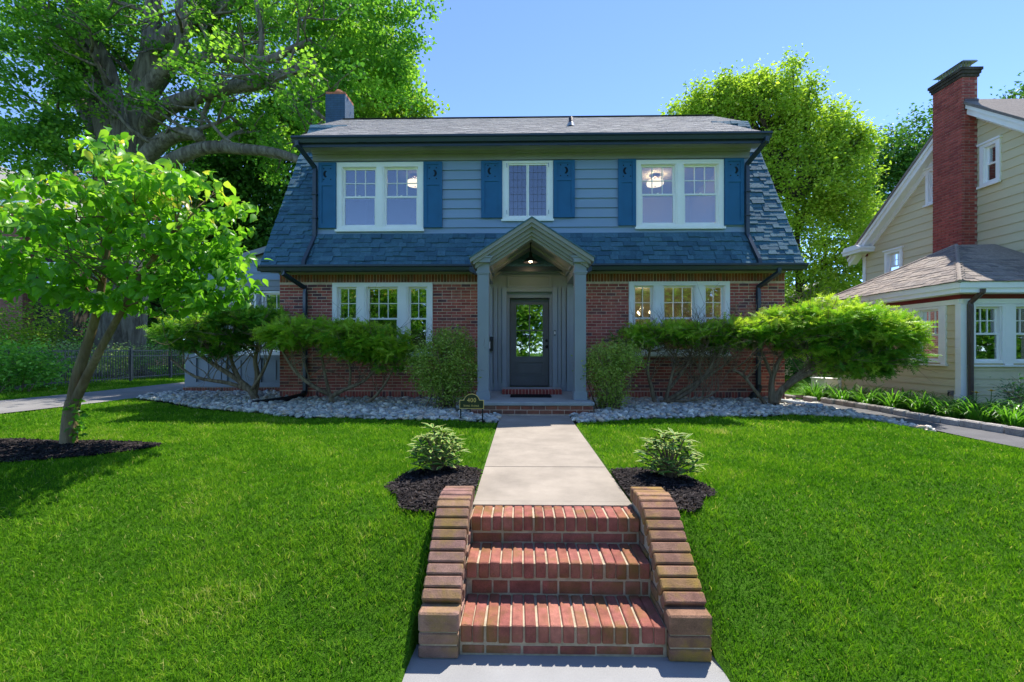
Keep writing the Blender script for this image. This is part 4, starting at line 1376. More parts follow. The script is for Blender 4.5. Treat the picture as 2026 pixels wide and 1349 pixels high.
# ------------------------------------------------------------------ sunroom at the left end
SY, SX0, SX1 = 11.10, -8.30, XL
sun_w = [(-8.0, -7.36, 1.0, 2.54), (-7.235, -6.52, 1.0, 2.54), (-6.40, -5.70, 1.0, 2.54)]
roofz = lambda x: 2.90 + (x - SX0) * 0.288
sr = wall_open(MB(), SX0, SX1 + 0.02, 0.16, 2.75, SY + .012, SY + 0.16, [(a + .02, b - .02, c + .02, d - .02) for a, b, c, d in sun_w]).build('sunroom_wall', M['trim'], house)
MB().extrude([(SX0, 2.751), (SX1, 2.751), (SX1, roofz(SX1)), (SX0, roofz(SX0))], lambda u, v, t: (u, t, v), SY + .012, SY + .12).build('sunroom_gable', M['siding'], house)
boards(sr, SX0, SX1, 2.80, 3.75, 0.195, SY + .011, [], M['siding'], clip=lambda z: (max(SX0, SX0 + (z + .03 - 2.90) / 0.288), SX1), th=.02)
for (a, b, c, d) in sun_w:
    window(house, front_tf(SY + .012), a, b, c, d, [(1, 2)], cas=0.045, single=True, rows=4, white=M['white'])
tm = MB()
tm.box(SX0 - .02, SX1, SY - .03, SY + .011, 2.66, 2.80).box(SX0 - .02, SX1, SY - .05, SY + .0115, 2.801, 2.83).box(SX0 - .02, SX1, SY - .025, SY + .0115, 2.56, 2.655)
for x in (-8.30, -7.36, -6.52):
    tm.box(x, x + .115 if x > -8.2 else x + .28, SY - .035, SY + .0112, 0.20, 2.555)
tm.box(SX0, SX1, SY - .04, SY + .0113, .90, .985).box(SX0, SX1, SY - .045, SY + .0113, .185, .30)
tm.build('sunroom_trim', M['trim'], sr)
for (xa, xb) in ((-8.0, -7.36), (-7.22, -6.52), (-6.38, -5.6)):
    n = 2
    for k in range(n):
        w = (xb - xa) / n
        MB().box(xa + k * w + .05, xa + (k + 1) * w - .05, SY - .012, SY + .0116, .36, .84).build('wall_panel', M['trim'], sr)
sb = MB().box(SX0 - .04, SX1, SY - .05, SY + .16, -.05, .172).build('sunroom_base', M['mortar'], house)
for k in range(46):
    x = SX0 - .035 + k * .0672
    place_piece('brick', sb, (x + .033, SY - .03, .085), .056, .06, .166, M['soldier'], None, .003, .001, .004)
MB().box(SX0, SX0 + .15, SY + .17, 15.2, -.05, 2.86).build('sunroom_side', M['siding'], house)
MB().box(SX0 + .16, SX1 - .01, 15.05, 15.2, -.05, 2.86).build('sunroom_back', M['siding'], house)
MB().box(SX0 + .16, SX1 - .01, SY + .17, 15.0, .18, .24).build('sunroom_floor', M['room'], house)
srf = MB()
srf.extrude([(SX0 - .25, roofz(SX0 - .25) + .02), (SX1 - .01, roofz(SX1) + .02), (SX1 - .01, roofz(SX1) + .13), (SX0 - .25, roofz(SX0 - .25) + .13)], lambda u, v, t: (u, t, v), SY - .12, 15.4)
srf.build('sunroom_roof', M['trim_dark'], house)
MB().extrude([(SX0 - .27, roofz(SX0 - .27) - .02), (SX1 - .02, roofz(SX1) - .02), (SX1 - .02, roofz(SX1) + .10), (SX0 - .27, roofz(SX0 - .27) + .10)], lambda u, v, t: (u, t, v), SY - .15, SY - .121).build('sunroom_rake', M['trim'], house)

# ------------------------------------------------------------------ address sign
sg = thing('address_sign', 'dark green arched house number sign with gold border on two stakes', 'sign', (-0.767, 7.05, 0.0))
SYS = 7.05
def sign_outline(g):
    x0, x1, z0, z1, cx, r = -0.957 + g, -0.577 - g, 0.190 + g, 0.325 - g, -0.767, 0.127 - g
    zc = 0.298
    a0 = math.asin((z1 - zc) / r)
    arc = [(cx + r * math.cos(t), zc + r * 0.97 * math.sin(t)) for t in np.linspace(a0, PI - a0, 18)]
    return [(x0, z0), (x1, z0), (x1, z1)] + arc + [(x0, z1)]
MB().extrude(sign_outline(0), lambda u, v, t: (u, t, v), SYS, SYS + .012).build('border', M['gold'], sg)
MB().extrude(sign_outline(.009), lambda u, v, t: (u, t, v), SYS - .003, SYS - .0005).build('face', M['sign_green'], sg)
MB().extrude(sign_outline(.004), lambda u, v, t: (u, t, v), SYS + .0125, SYS + .015).build('back', M['sign_green'], sg)
for x in (-0.939, -0.598):
    MB().box(x - .010, x + .010, SYS + .001, SYS + .011, -.06, .1895).build('stake', M['black'], sg)


def lettering(body, x, z, size, sx=1.0, name='lettering'):
    cu = bpy.data.curves.new(name, 'FONT')
    cu.body = body; cu.size = size; cu.align_x = 'CENTER'; cu.extrude = 0.0008; cu.space_character = 1.12
    cu.materials.append(M['gold'])
    tmp = bpy.data.objects.new(name, cu); COL.objects.link(tmp)
    me = bpy.data.meshes.new_from_object(tmp.evaluated_get(bpy.context.evaluated_depsgraph_get()))
    bpy.data.objects.remove(tmp, do_unlink=True)
    o = bpy.data.objects.new(name, me); link(o, sg)
    o.location = (x, SYS - .0042, z); o.rotation_euler = (PI / 2, 0, 0); o.scale = (sx, 1, 1)


lettering('400', -0.767, 0.292, 0.092, 0.95)
xq = -0.893
for word in ('Irving', 'Avenue'):
    for i, chv in enumerate(word.upper()):
        s = 0.052 if i == 0 else 0.040
        w = {'I': .010, 'V': .021, 'A': .023, 'N': .022, 'R': .021, 'G': .023, 'E': .019, 'U': .022}[chv] * (1.15 if i == 0 else .95)
        lettering(chv, xq + w / 2, 0.220, s, 0.72)
        xq += w
    xq += 0.014

# ------------------------------------------------------------------ yellow neighbour house
NX, NPY, NPE = 8.20, 8.65, 11.90           # porch side wall, near corner, far corner
MX, MYN, MYF = 10.50, 7.50, 14.15          # main gable wall
GY, GZ, GS = 10.85, 6.86, 0.815            # ridge of the gable and its slope
nb = thing('yellow_house', 'khaki yellow clapboard house with white trim and tall red brick chimney', 'house', (MX, NPY, 0.0))
ST = side_tf(NX); FT = front_tf(NPY)
pw_s = [(9.03, 9.62, 0.85, 1.95), (9.80, 10.39, 0.85, 1.95), (10.57, 11.16, 0.85, 1.95)]
pw_f = [(8.40, 8.98, 0.85, 1.95), (9.13, 9.71, 0.85, 1.95)]
op = lambda ws: [(a + .02, b - .02, c + .02, d - .02) for a, b, c, d in ws]
ws_ = wall_open(MB(ST), NPY, NPE, 0.08, 2.2, 0.012, 0.15, op(pw_s)).build('porch_side_wall', M['yellow'], nb)
wf_ = wall_open(MB(FT), NX + .151, MX, 0.08, 2.2, 0.012, 0.15, op(pw_f)).build('porch_front_wall', M['yellow'], nb)
boards(ws_, NPY + .08, NPE, 0.105, 1.95, 0.152, 0.011, [(8.93, 11.26, 0.80, 2.2)], M['yellow'], tf=ST)
boards(wf_, NX + .08, MX, 0.105, 1.95, 0.152, 0.011, [(8.33, 9.78, 0.80, 2.2)], M['yellow'], tf=FT)
for w_ in pw_s: window(nb, ST, *w_, [(1, 3)], cas=.05, white=M['ywhite'], sill=False)
for w_ in pw_f: window(nb, FT, *w_, [(1, 3)], cas=.05, white=M['ywhite'], sill=False)
t1 = MB(ST)
t1.box(8.93, 9.029, -.03, .011, .82, 1.955).box(9.621, 9.799, -.03, .011, .82, 1.955).box(10.391, 10.569, -.03, .011, .82, 1.955).box(11.161, 11.26, -.03, .011, .82, 1.955)
t1.box(NPY, NPE, -.035, .011, 1.956, 2.05).box(8.90, 11.29, -.06, .011, .79, .819)
t1.box(NPY - .02, NPY + .08, -.03, .011, .02, 1.955).box(NPE - .09, NPE, -.03, .011, .02, 1.955)
t1.box(NPY - .03, NPY + .09, -.045, .011, .02, .26)
t1.build('porch_side_trim', M['ywhite'], nb)
t2 = MB(FT)
t2.box(8.33, 8.399, -.03, .011, .82, 1.955).box(8.981, 9.129, -.03, .011, .82, 1.955).box(9.711, 9.78, -.03, .011, .82, 1.955)
t2.box(NX + .001, MX, -.035, .011, 1.956, 2.05).box(8.31, 9.8, -.06, .011, .79, .819)
t2.box(NX - .0295, NX + .08, -.0295, .011, .02, 1.955)
t2.build('porch_front_trim', M['ywhite'], nb)
MB(ST).box(NPY - .02, NPE, -.022, .01, 2.051, 2.135).build('frieze_band', M['maroon'], nb)
MB(FT).box(NX - .02, MX, -.024, .01, 2.0515, 2.1355).build('frieze_band', M['maroon'], nb)
ev = MB()
ev.box(NX - .28, MX - .01, NPY - .28, NPE + .25, 2.137, 2.165)
ev.box(NX - .27, MX - .01, NPY - .27, NPE + .24, 2.166, 2.22).box(NX - .30, MX - .01, NPY - .30, NPE + .27, 2.221, 2.33)
ev.build('porch_eave', M['ywhite'], nb)
fo = MB().box(NX + .03, MX, NPY + .03, NPE, -.25, .079).build('porch_foundation', M['red_mortar'], nb)
for c in range(4):
    z = -.155 + c * .066
    for k in range(12):
        place_piece('brick', fo, (NX + .04, NPY + .13 + k * .207 + (.1 if c % 2 else 0), z), .06, .195, .055, M['red_brick'], None, .003, .001, .004)
    for k in range(8):
        place_piece('brick', fo, (NX + .13 + k * .207 + (.1 if c % 2 else 0), NPY + .04, z), .195, .06, .055, M['red_brick'], None, .003, .001, .004)
m = MB(); V = [(NX + .16, NPY + .16, .1), (MX - .02, NPY + .16, .1), (MX - .02, NPE, .1), (NX + .16, NPE, .1), (NX + .16, NPY + .16, 2.13), (MX - .02, NPY + .16, 2.13), (MX - .02, NPE, 2.13), (NX + .16, NPE, 2.13)]
m.add(V, [(0, 1, 2, 3), (7, 6, 5, 4), (1, 5, 6, 2), (2, 6, 7, 3)]).build('porch_interior', M['room_dark'], nb)
for (ya, yb) in ((9.03, 9.62), (9.80, 10.39), (10.57, 11.16)):
    for k in range(11):
        MB(ST).box(ya + .06, yb - .06, .13, .16, .90 + k * .045, .93 + k * .045).build('blind_slat', M['ywhite'], nb)
# hipped porch roof
ex, ey0, ey1, ez = NX - .33, NPY - .33, NPE + .30, 2.335
ap = Vector((9.65, 10.28, 3.42)); aw = Vector((MX - .012, 10.28, 3.44))
rp = MB()
c00, c10, c01, c11 = (ex, ey0, ez), (MX - .012, ey0, ez), (ex, ey1, ez), (MX - .012, ey1, ez)
rp.add([c00, c10, aw, ap], [(0, 1, 2, 3)]); rp.add([c00, ap, c01], [(0, 1, 2)]); rp.add([c01, ap, aw, c11], [(0, 1, 2, 3)]); rp.add([c00, c01, c11, c10], [(0, 1, 2, 3)])
prf = rp.build('porch_roof', M['shingle_tan'], nb)
# side slope (faces our house)
v = ap - Vector((ex, ap.y, ez)); sl1 = v.length; v.normalize()
nrm = Vector((-v.z, 0, v.x))
shingles(prf, (ex, 0, ez), v, nrm, lambda k: [(ey0 + (ap.y - ey0) * k * .125 / sl1 + .01, ey1 - (ey1 - ap.y) * k * .125 / sl1 - .01)], sl1 - .1, .125, M['shingle_tan'], 150, U=(0, 1, 0), thick=.005)
v = ap - Vector((ap.x, ey0, ez)); sl2 = v.length; v.normalize()
shingles(prf, (0, ey0, ez), v, Vector((0, -v.z, v.y)), lambda k: [(ex + (ap.x - ex) * k * .125 / sl2 + .01, MX - .03)], sl2 - .06, .125, M['shingle_tan'], 150, thick=.005)
MB().tube([c00, tuple(ap)], .035, 6).build('hip_cap', M['shingle_tan'], prf)
MB().tube([c01, tuple(ap)], .035, 6).build('hip_cap', M['shingle_tan'], prf)
# main gable
gl = [(MYN, -.1), (MYN, GZ - .2 - GS * (GY - MYN)), (GY, GZ - .2), (MYF, GZ - .2 - GS * (MYF - GY)), (MYF, -.1)]
mw_holes = [(10.16, 10.60, 4.80, 5.74), (12.72, 13.32, 3.0, 3.90), (11.62, 11.99, 4.82, 5.74)]
mg = MB().extrude(gl, lambda u, v, t: (t, u, v), MX + .13, MX + .26).build('gable_wall', M['yellow'], nb)
MT = side_tf(MX)
boards(mg, MYN, MYF, 2.4, GZ - .25, 0.2, 0.011, mw_holes + [(10.68, 11.43, 0, 9)], M['yellow'], tf=MT, clip=lambda z: (max(MYN, GY - (GZ - .16 - z) / GS), min(MYF - .08, GY + (GZ - .16 - z) / GS)), th=.02)
for w_ in mw_holes:
    o = window(nb, side_tf(MX - .010), *w_, [(1, 3 if w_[2] < 4 else 1)], cas=.085, white=M['ywhite'], cap=True, rows=2 if w_[2] < 4 else 1)
MB(MT).box(10.20, 10.56, .122, .1295, 4.80, 5.74).box(12.72, 13.32, .122, .1295, 3.0, 3.90).box(11.62, 11.99, .122, .1295, 4.82, 5.74).build('dark_backing', M['room_dark'], nb)  # thin dark sheets stand for the room shade behind the panes
for s in (-1, 1):
    m = MB(); m2 = MB()
    e_ = (MYF - GY) + .32
    ye, ze = GY + s * e_, GZ - GS * e_
    m.extrude([(GY, GZ + .02), (ye, ze + .02), (ye, ze - .20), (GY, GZ - .20)], lambda u, v, t: (t, u, v), MX - .24, MX - .18)
    m.extrude([(GY, GZ + .03), (ye, ze + .03), (ye, ze - .06), (GY, GZ - .06)], lambda u, v, t: (t, u, v), MX - .28, MX - .241)
    m.extrude([(GY, GZ - .12), (ye, ze - .12), (ye, ze - .15), (GY, GZ - .15)], lambda u, v, t: (t, u, v), MX - .18, MX + .01)
    m.extrude([(GY, GZ - .151), (ye - s * .3, ze + .3 * GS - .151), (ye - s * .3, ze + .3 * GS - .30), (GY, GZ - .30)], lambda u, v, t: (t, u, v), MX - .03, MX + .0115)
    m.build('rake_trim', M['ywhite'], nb)
    m2.extrude([(GY, GZ + .10), (ye + s * .03, ze + .075), (ye + s * .03, ze + .031), (GY, GZ + .031)], lambda u, v, t: (t, u, v), MX - .31, MX + 9.0)
    m2.build('main_roof', M['shingle_tan'], nb)
ret = MB()
ret.box(MX - .40, MX + .011, 13.72, 14.50, 4.02, 4.10).box(MX - .43, MX + .011, 13.70, 14.52, 4.101, 4.16)
ret.extrude([(13.72, 4.161), (14.5, 4.161), (14.45, 4.26), (13.95, 4.26)], lambda u, v, t: (t, u, v), MX - .40, MX + .0105)
ret.build('cornice_return', M['ywhite'], nb)
MB(MT).box(MYF - .09, MYF + .02, -.025, .0118, 2.3, 3.93).build('corner_board', M['ywhite'], nb)
MB(MT).box(MYF - .16, MYF + .03, -.028, .0119, 3.931, 4.015).build('frieze_band', M['maroon'], nb)
MB().box(MX + .17, MX + 9, MYF - .15, MYF, -.1, 4.0).build('rear_wall', M['yellow'], nb)
MB().box(MX + .17, MX + 9, MYN, MYN + .15, -.1, 4.0).build('street_wall', M['yellow'], nb)
# chimney
CX0, CX1, CY0, CY1, CZ = 10.15, MX + .005, 10.68, 11.43, 7.58
nch = MB().box(CX0 + .008, CX1, CY0 + .008, CY1 - .008, 2.4, CZ - .01).build('chimney', M['red_mortar'], nb)
cb = []
ncs = int((CZ - .2 - 3.0) / .0665)
for c in range(ncs):
    z = CZ - .2 - (c + .5) * .0665
    off = .1 if c % 2 else 0
    y = CY0 + .0
    first = .1 if c % 2 else .205
    while y < CY1 - .01:
        L_ = min(first if y == CY0 else .205, CY1 - y)
        cb.append(((CX0 + .028), y + L_ / 2, z, .06, L_ - .011)); y += L_
    if c % 2: cb += [(CX0 + .175, CY0 + .0285, z, .229, .057)]
    else: cb += [(CX0 + .11, CY0 + .0285, z, .098, .057), (CX0 + .26, CY0 + .0285, z, .17, .057)]
rb = MB()
for i, (x, y, z, w, d) in enumerate(cb):
    if i < 300: place_piece('brick', nch, (x, y, z), w, d, .0555, M['red_brick'], None, .003, .001, .003)
    else: rb.box(x - w / 2, x + w / 2, y - d / 2, y + d / 2, z - .0277, z + .0277)
if rb.v: rb.build('brick_courses', M['red_brick'], nch, kind='stuff')
ct = MB()
for k in range(3):
    g = .022 * (k + 1)
    ct.box(CX0 - g, CX1 + g, CY0 - g, CY1 + g, CZ - .2 + k * .067 + .004, CZ - .2 + (k + 1) * .067)
ct.build('corbel', M['bark_dark'], nch)
cm = MB()
cm.box(CX0 + .02, CX0 + .33, CY0 + .05, CY1 - .05, CZ + .002, CZ + .02)
for k in range(9):
    y = CY0 + .09 + k * .07
    cm.box(CX0 + .06, CX0 + .07, y, y + .01, CZ + .02, CZ + .17)
for k in range(4):
    x = CX0 + .07 + k * .07
    cm.box(x, x + .01, CY0 + .085, CY0 + .095, CZ + .02, CZ + .17)
cm.extrude([(CX0 - .01, .17), (CX0 + .37, .17), (CX0 + .33, .195), (CX0 + .03, .195)], lambda u, v, t: (u, t, CZ + v), CY0 + .0, CY1 - .0)
cm.build('chimney_cap', M['steel'], nch)
MB().box(CX0 + .06, CX1 + .02, CY0 - .006, CY0 + .007, 6.62, 6.88).build('flashing', M['copper'], nch)
MB().tube([(NX + .105, NPY - .30, 2.2), (NX + .105, NPY - .30, 2.15), (NX + .11, NPY - .075, 1.98), (NX + .11, NPY - .075, 1.9), (NX + .11, NPY - .075, -.05)], .042, 8).build('downspout', M['copper'], nb)
MB(ST).box(8.78, 8.86, -.05, .0, .24, .33).build('tap_box', M['steel'], nb)
MB(ST).tube([(8.82, -.06, .29), (8.80, -.10, .27), (8.79, -.10, .22)], .012, 6).build('tap', M['black'], nb)

# pale garage glimpsed between the houses, utility cabinet
ga = thing('garage', 'pale tan clapboard garage glimpsed between the two houses', 'garage', (14.0, 21, 0))
gw = MB().box(10.6, 17.5, 21.0, 26, -.1, 2.6).build('wall', M['yellow'], ga)
boards(gw, 10.6, 17.5, 0.0, 2.6, .2, 20.998, [], M['yellow'], th=.02)
MB().extrude([(10.3, 2.55), (17.8, 2.55), (14.05, 4.3)], lambda u, v, t: (u, t, v), 20.8, 26.2).build('roof', M['shingle_top'], ga)
ub = thing('utility_cabinet', 'small white utility cabinet at the far corner of the yellow house', 'cabinet', (8.35, 12.6, -.1))
MB().box(8.12, 8.50, 12.35, 12.9, -.12, .30).build('body', M['ywhite'], ub)
MB().box(8.10, 8.52, 12.33, 12.92, .301, .33).build('lid', M['ywhite'], ub)

# ------------------------------------------------------------------ brick building far left
lh = thing('brick_building', 'red brick building half hidden behind shrubs at the far left', 'building', (-28, 22, 0))
wall_open(MB(), -36, -24.65, -.1, 8.2, 22.0, 22.3, [(-30, -28.6, 1.2, 3.0), (-30, -28.6, 5.0, 6.8)]).build('wall', M['far_brick'], lh)
MB().box(-24.95, -24.65, 22.31, 30, -.1, 8.2).build('side_wall', M['far_brick'], lh)
wall_open(MB(), -24.64, -22.6, -.1, 7.6, 22.5, 22.8, [(-24.2, -23.3, 4.2, 5.5)]).build('wing_wall', M['bark_dark'], lh)
MB().box(-22.9, -22.6, 22.81, 30, -.1, 7.6).build('wing_side', M['bark_dark'], lh)
window(lh, front_tf(22.5), -24.2, -23.3, 4.2, 5.5, [(1, 2)], cas=.09)
MB().box(-24.1, -23.4, 22.82, 22.84, 4.25, 5.45).build('dark_backing', M['room_dark'], lh)  # dark sheet painted as the unlit room behind this window
MB().extrude([(-36.5, 8.2), (-23.9, 8.2), (-27, 10.6), (-33, 10.6)], lambda u, v, t: (u, t, v), 21.6, 30.4).build('roof', M['shingle_top'], lh)
MB().box(-36.5, -23.9, 21.45, 21.6, 8.05, 8.30).build('gutter', M['ywhite'], lh)
MB().box(-24.4, -22.2, 22.25, 22.45, 7.5, 7.72).build('gutter', M['ywhite'], lh)

# ------------------------------------------------------------------ iron fence
fx = -13.6
fe = thing('iron_fence', 'black iron picket fence along the far side of the left driveway', 'fence', (fx, 15.0, 0.0))
for k in range(6):
    y = 10.22 + k * 1.79
    MB().box(fx - .035, fx + .035, y - .035, y + .035, -.05, 1.13).box(fx - .045, fx + .045, y - .045, y + .045, 1.1305, 1.16).build('post', M['black'], fe)
    if k < 5:
        for z in (1.045, .86, .115):
            MB().box(fx - .014, fx + .014, y + .036, y + 1.79 - .036, z, z + .034).build('rail', M['black'], fe)
pk = bevel_box(.017, .017, 1.02, 0, M['black'], 'picket')
for k in range(5):
    for i in range(1, 18):
        inst('picket', pk, Matrix.Translation((fx, 10.22 + k * 1.79 + i * 1.79 / 18, .575)), fe)

# granite kerb along the side path
kb = thing('granite_kerb', 'row of rough granite kerb stones between asphalt path and daylilies', 'kerb', (6.84, 7.0, 0))
y = 4.2
while y < 11.2:
    L_ = random.uniform(.26, .42)
    xk = 6.84 if y < 9.6 else 6.84 - (y - 9.6) ** 2 * .35
    place_piece('kerb_stone', kb, (xk, y + L_ / 2, gz(xk, y) + .03), .12, L_ - .012, .17, M['granite'], None, .02, .006, .03)
    y += L_
pp = thing('plastic_pipe', 'grey plastic pipe lying on the river stones by the corner', 'pipe', (5.1, 8.9, .1))
a, b = Vector((4.98, 9.05, .12)), Vector((5.42, 8.30, .085))
MB().tube([a, b], .035, 12, cap=False).build('tube', M['pvc'], pp, True)
MB().tube([a.lerp(b, .9), b], .046, 12).build('coupling', M['pvc'], pp, True)


# ------------------------------------------------------------------ plants: building blocks
LEAF2 = ([(0, 0, 0), (.45, .30, .10), (1, 0, -.06), (.45, -.30, .10)], [(0, 3, 2), (0, 2, 1)])                       # folded diamond
LEAF_LOBED = ([(0, 0, 0), (.25, .42, .06), (.62, .34, .02), (1, 0, -.10), (.62, -.34, .02), (.25, -.42, .06)], [(0, 5, 4, 3), (0, 3, 2, 1)])
LEAF_OVATE = ([(0, 0, 0), (.18, .20, .07), (.45, .29, .08), (.75, .17, .0), (1.06, 0, -.20), (.75, -.17, .0), (.45, -.29, .08), (.18, -.20, .07), (.45, 0, .0), (.75, 0, -.06)],
              [(0, 8, 2, 1), (8, 9, 3, 2), (9, 4, 3), (0, 7, 6, 8), (8, 6, 5, 9), (9, 5, 4)])


def spray_template(n=5, rs=random.Random(3)):
    V, F = [], []
    for i in range(n):
        u = i / n
        for s in (-1, 1):
            b = len(V)
            l = .34 * (1 - .55 * u)
            V += [(u - .01, 0, .03 * u - .10 * u * u), (u + .15, 0, .03 * u - .10 * u * u), (u + .26, s * l, -.02 + .05 * rs.random() - .1 * u * u)]
            F.append((b, b + 1, b + 2))
    b = len(V)
    V += [(0, -.018, 0), (0, .018, 0), (1.05, 0, -.09)]; F.append((b, b + 1, b + 2))
    return V, F


SPRAY = spray_template()


def smooth_path(pts, sub=4):
    P = [Vector(p) for p in pts]
    if len(P) < 3: return P
    out = []
    for i in range(len(P) - 1):
        p0, p1, p2, p3 = P[max(0, i - 1)], P[i], P[i + 1], P[min(len(P) - 1, i + 2)]
        for k in range(sub):
            t = k / sub
            out.append(0.5 * ((2 * p1) + (p2 - p0) * t + (2 * p0 - 5 * p1 + 4 * p2 - p3) * t * t + (-p0 + 3 * p1 - 3 * p2 + p3) * t ** 3))
    return out + [P[-1]]


def limb(mb, pts, r0, r1, n=8, sub=4):
    P = smooth_path(pts, sub)
    mb.tube(P, [r0 + (r1 - r0) * (i / (len(P) - 1)) for i in range(len(P))], n)
    return P


def sprout(rs, mb, tips, p, d, L, r, lvl, spread=.7, lift=.15, n=(2, 3), sides=5):
    """recursive bare branching; collects tips"""
    pts = [Vector(p)]; d = Vector(d).normalized()
    for k in range(3):
        d = (d + Vector((rs.gauss(0, .16), rs.gauss(0, .16), rs.gauss(0, .12) + lift * .3))).normalized()
        pts.append(pts[-1] + d * L / 3)
    mb.tube(pts, [r * (1 - .16 * k) for k in range(4)], max(3, sides), cap=False)
    tips.append((pts[2], lvl)); tips.append((pts[3], lvl))
    if lvl <= 0: return
    for _ in range(rs.randint(*n)):
        q = pts[rs.choice([2, 3, 3])]
        dd = (d + Vector((rs.gauss(0, spread), rs.gauss(0, spread), rs.gauss(0, spread * .7) + lift))).normalized()
        sprout(rs, mb, tips, q, dd, L * rs.uniform(.6, .82), r * .58, lvl - 1, spread, lift, n, max(3, sides - 1))


def blob_points(rs, blobs, n, shell=.55):
    """points in a union of ellipsoids (cx, cy, cz, rx, ry, rz, weight), more of them near the outside"""
    w = np.array([b[6] if len(b) > 6 else b[3] * b[5] for b in blobs], float); w /= w.sum()
    k = rs.choice(len(blobs), n, p=w)
    B = np.array([b[:6] for b in blobs])[k]
    d = unit(rs.normal(size=(n, 3)))
    r = np.where(rs.uniform(size=n) < shell, rs.uniform(.78, 1.06, n), rs.uniform(0, 1, n) ** (1 / 3))
    return B[:, :3] + d * B[:, 3:] * r[:, None], d


def clustered(rs, C, per, rad, flat=.7):
    """leaf points gathered round cluster centres"""
    n = len(C)
    P = np.repeat(C, per, 0) + rs.normal(size=(n * per, 3)) * [rad, rad, rad * flat]
    return P


def leaves(name, rs, P, size, mat, parent, shape=LEAF2, up=.6, droop=.25, tint=None, out=None, kind=None):
    n = len(P)
    D = rs.normal(size=(n, 3)) * [1, 1, .45]
    if out is not None: D = unit(D) * .6 + out
    D[:, 2] -= droop
    Nn = rs.normal(size=(n, 3)) * (1 - up) + [0, 0, up]
    A, B, N = frames(rs, D, Nn)
    S = size * rs.uniform(.65, 1.25, n)
    if tint is None: tint = np.clip(rs.normal(.5, .2, n), 0, 1)
    return cards(name, shape[0], shape[1], P, A, B, N, S, mat, np.clip(tint, 0, 1), parent, kind=kind)


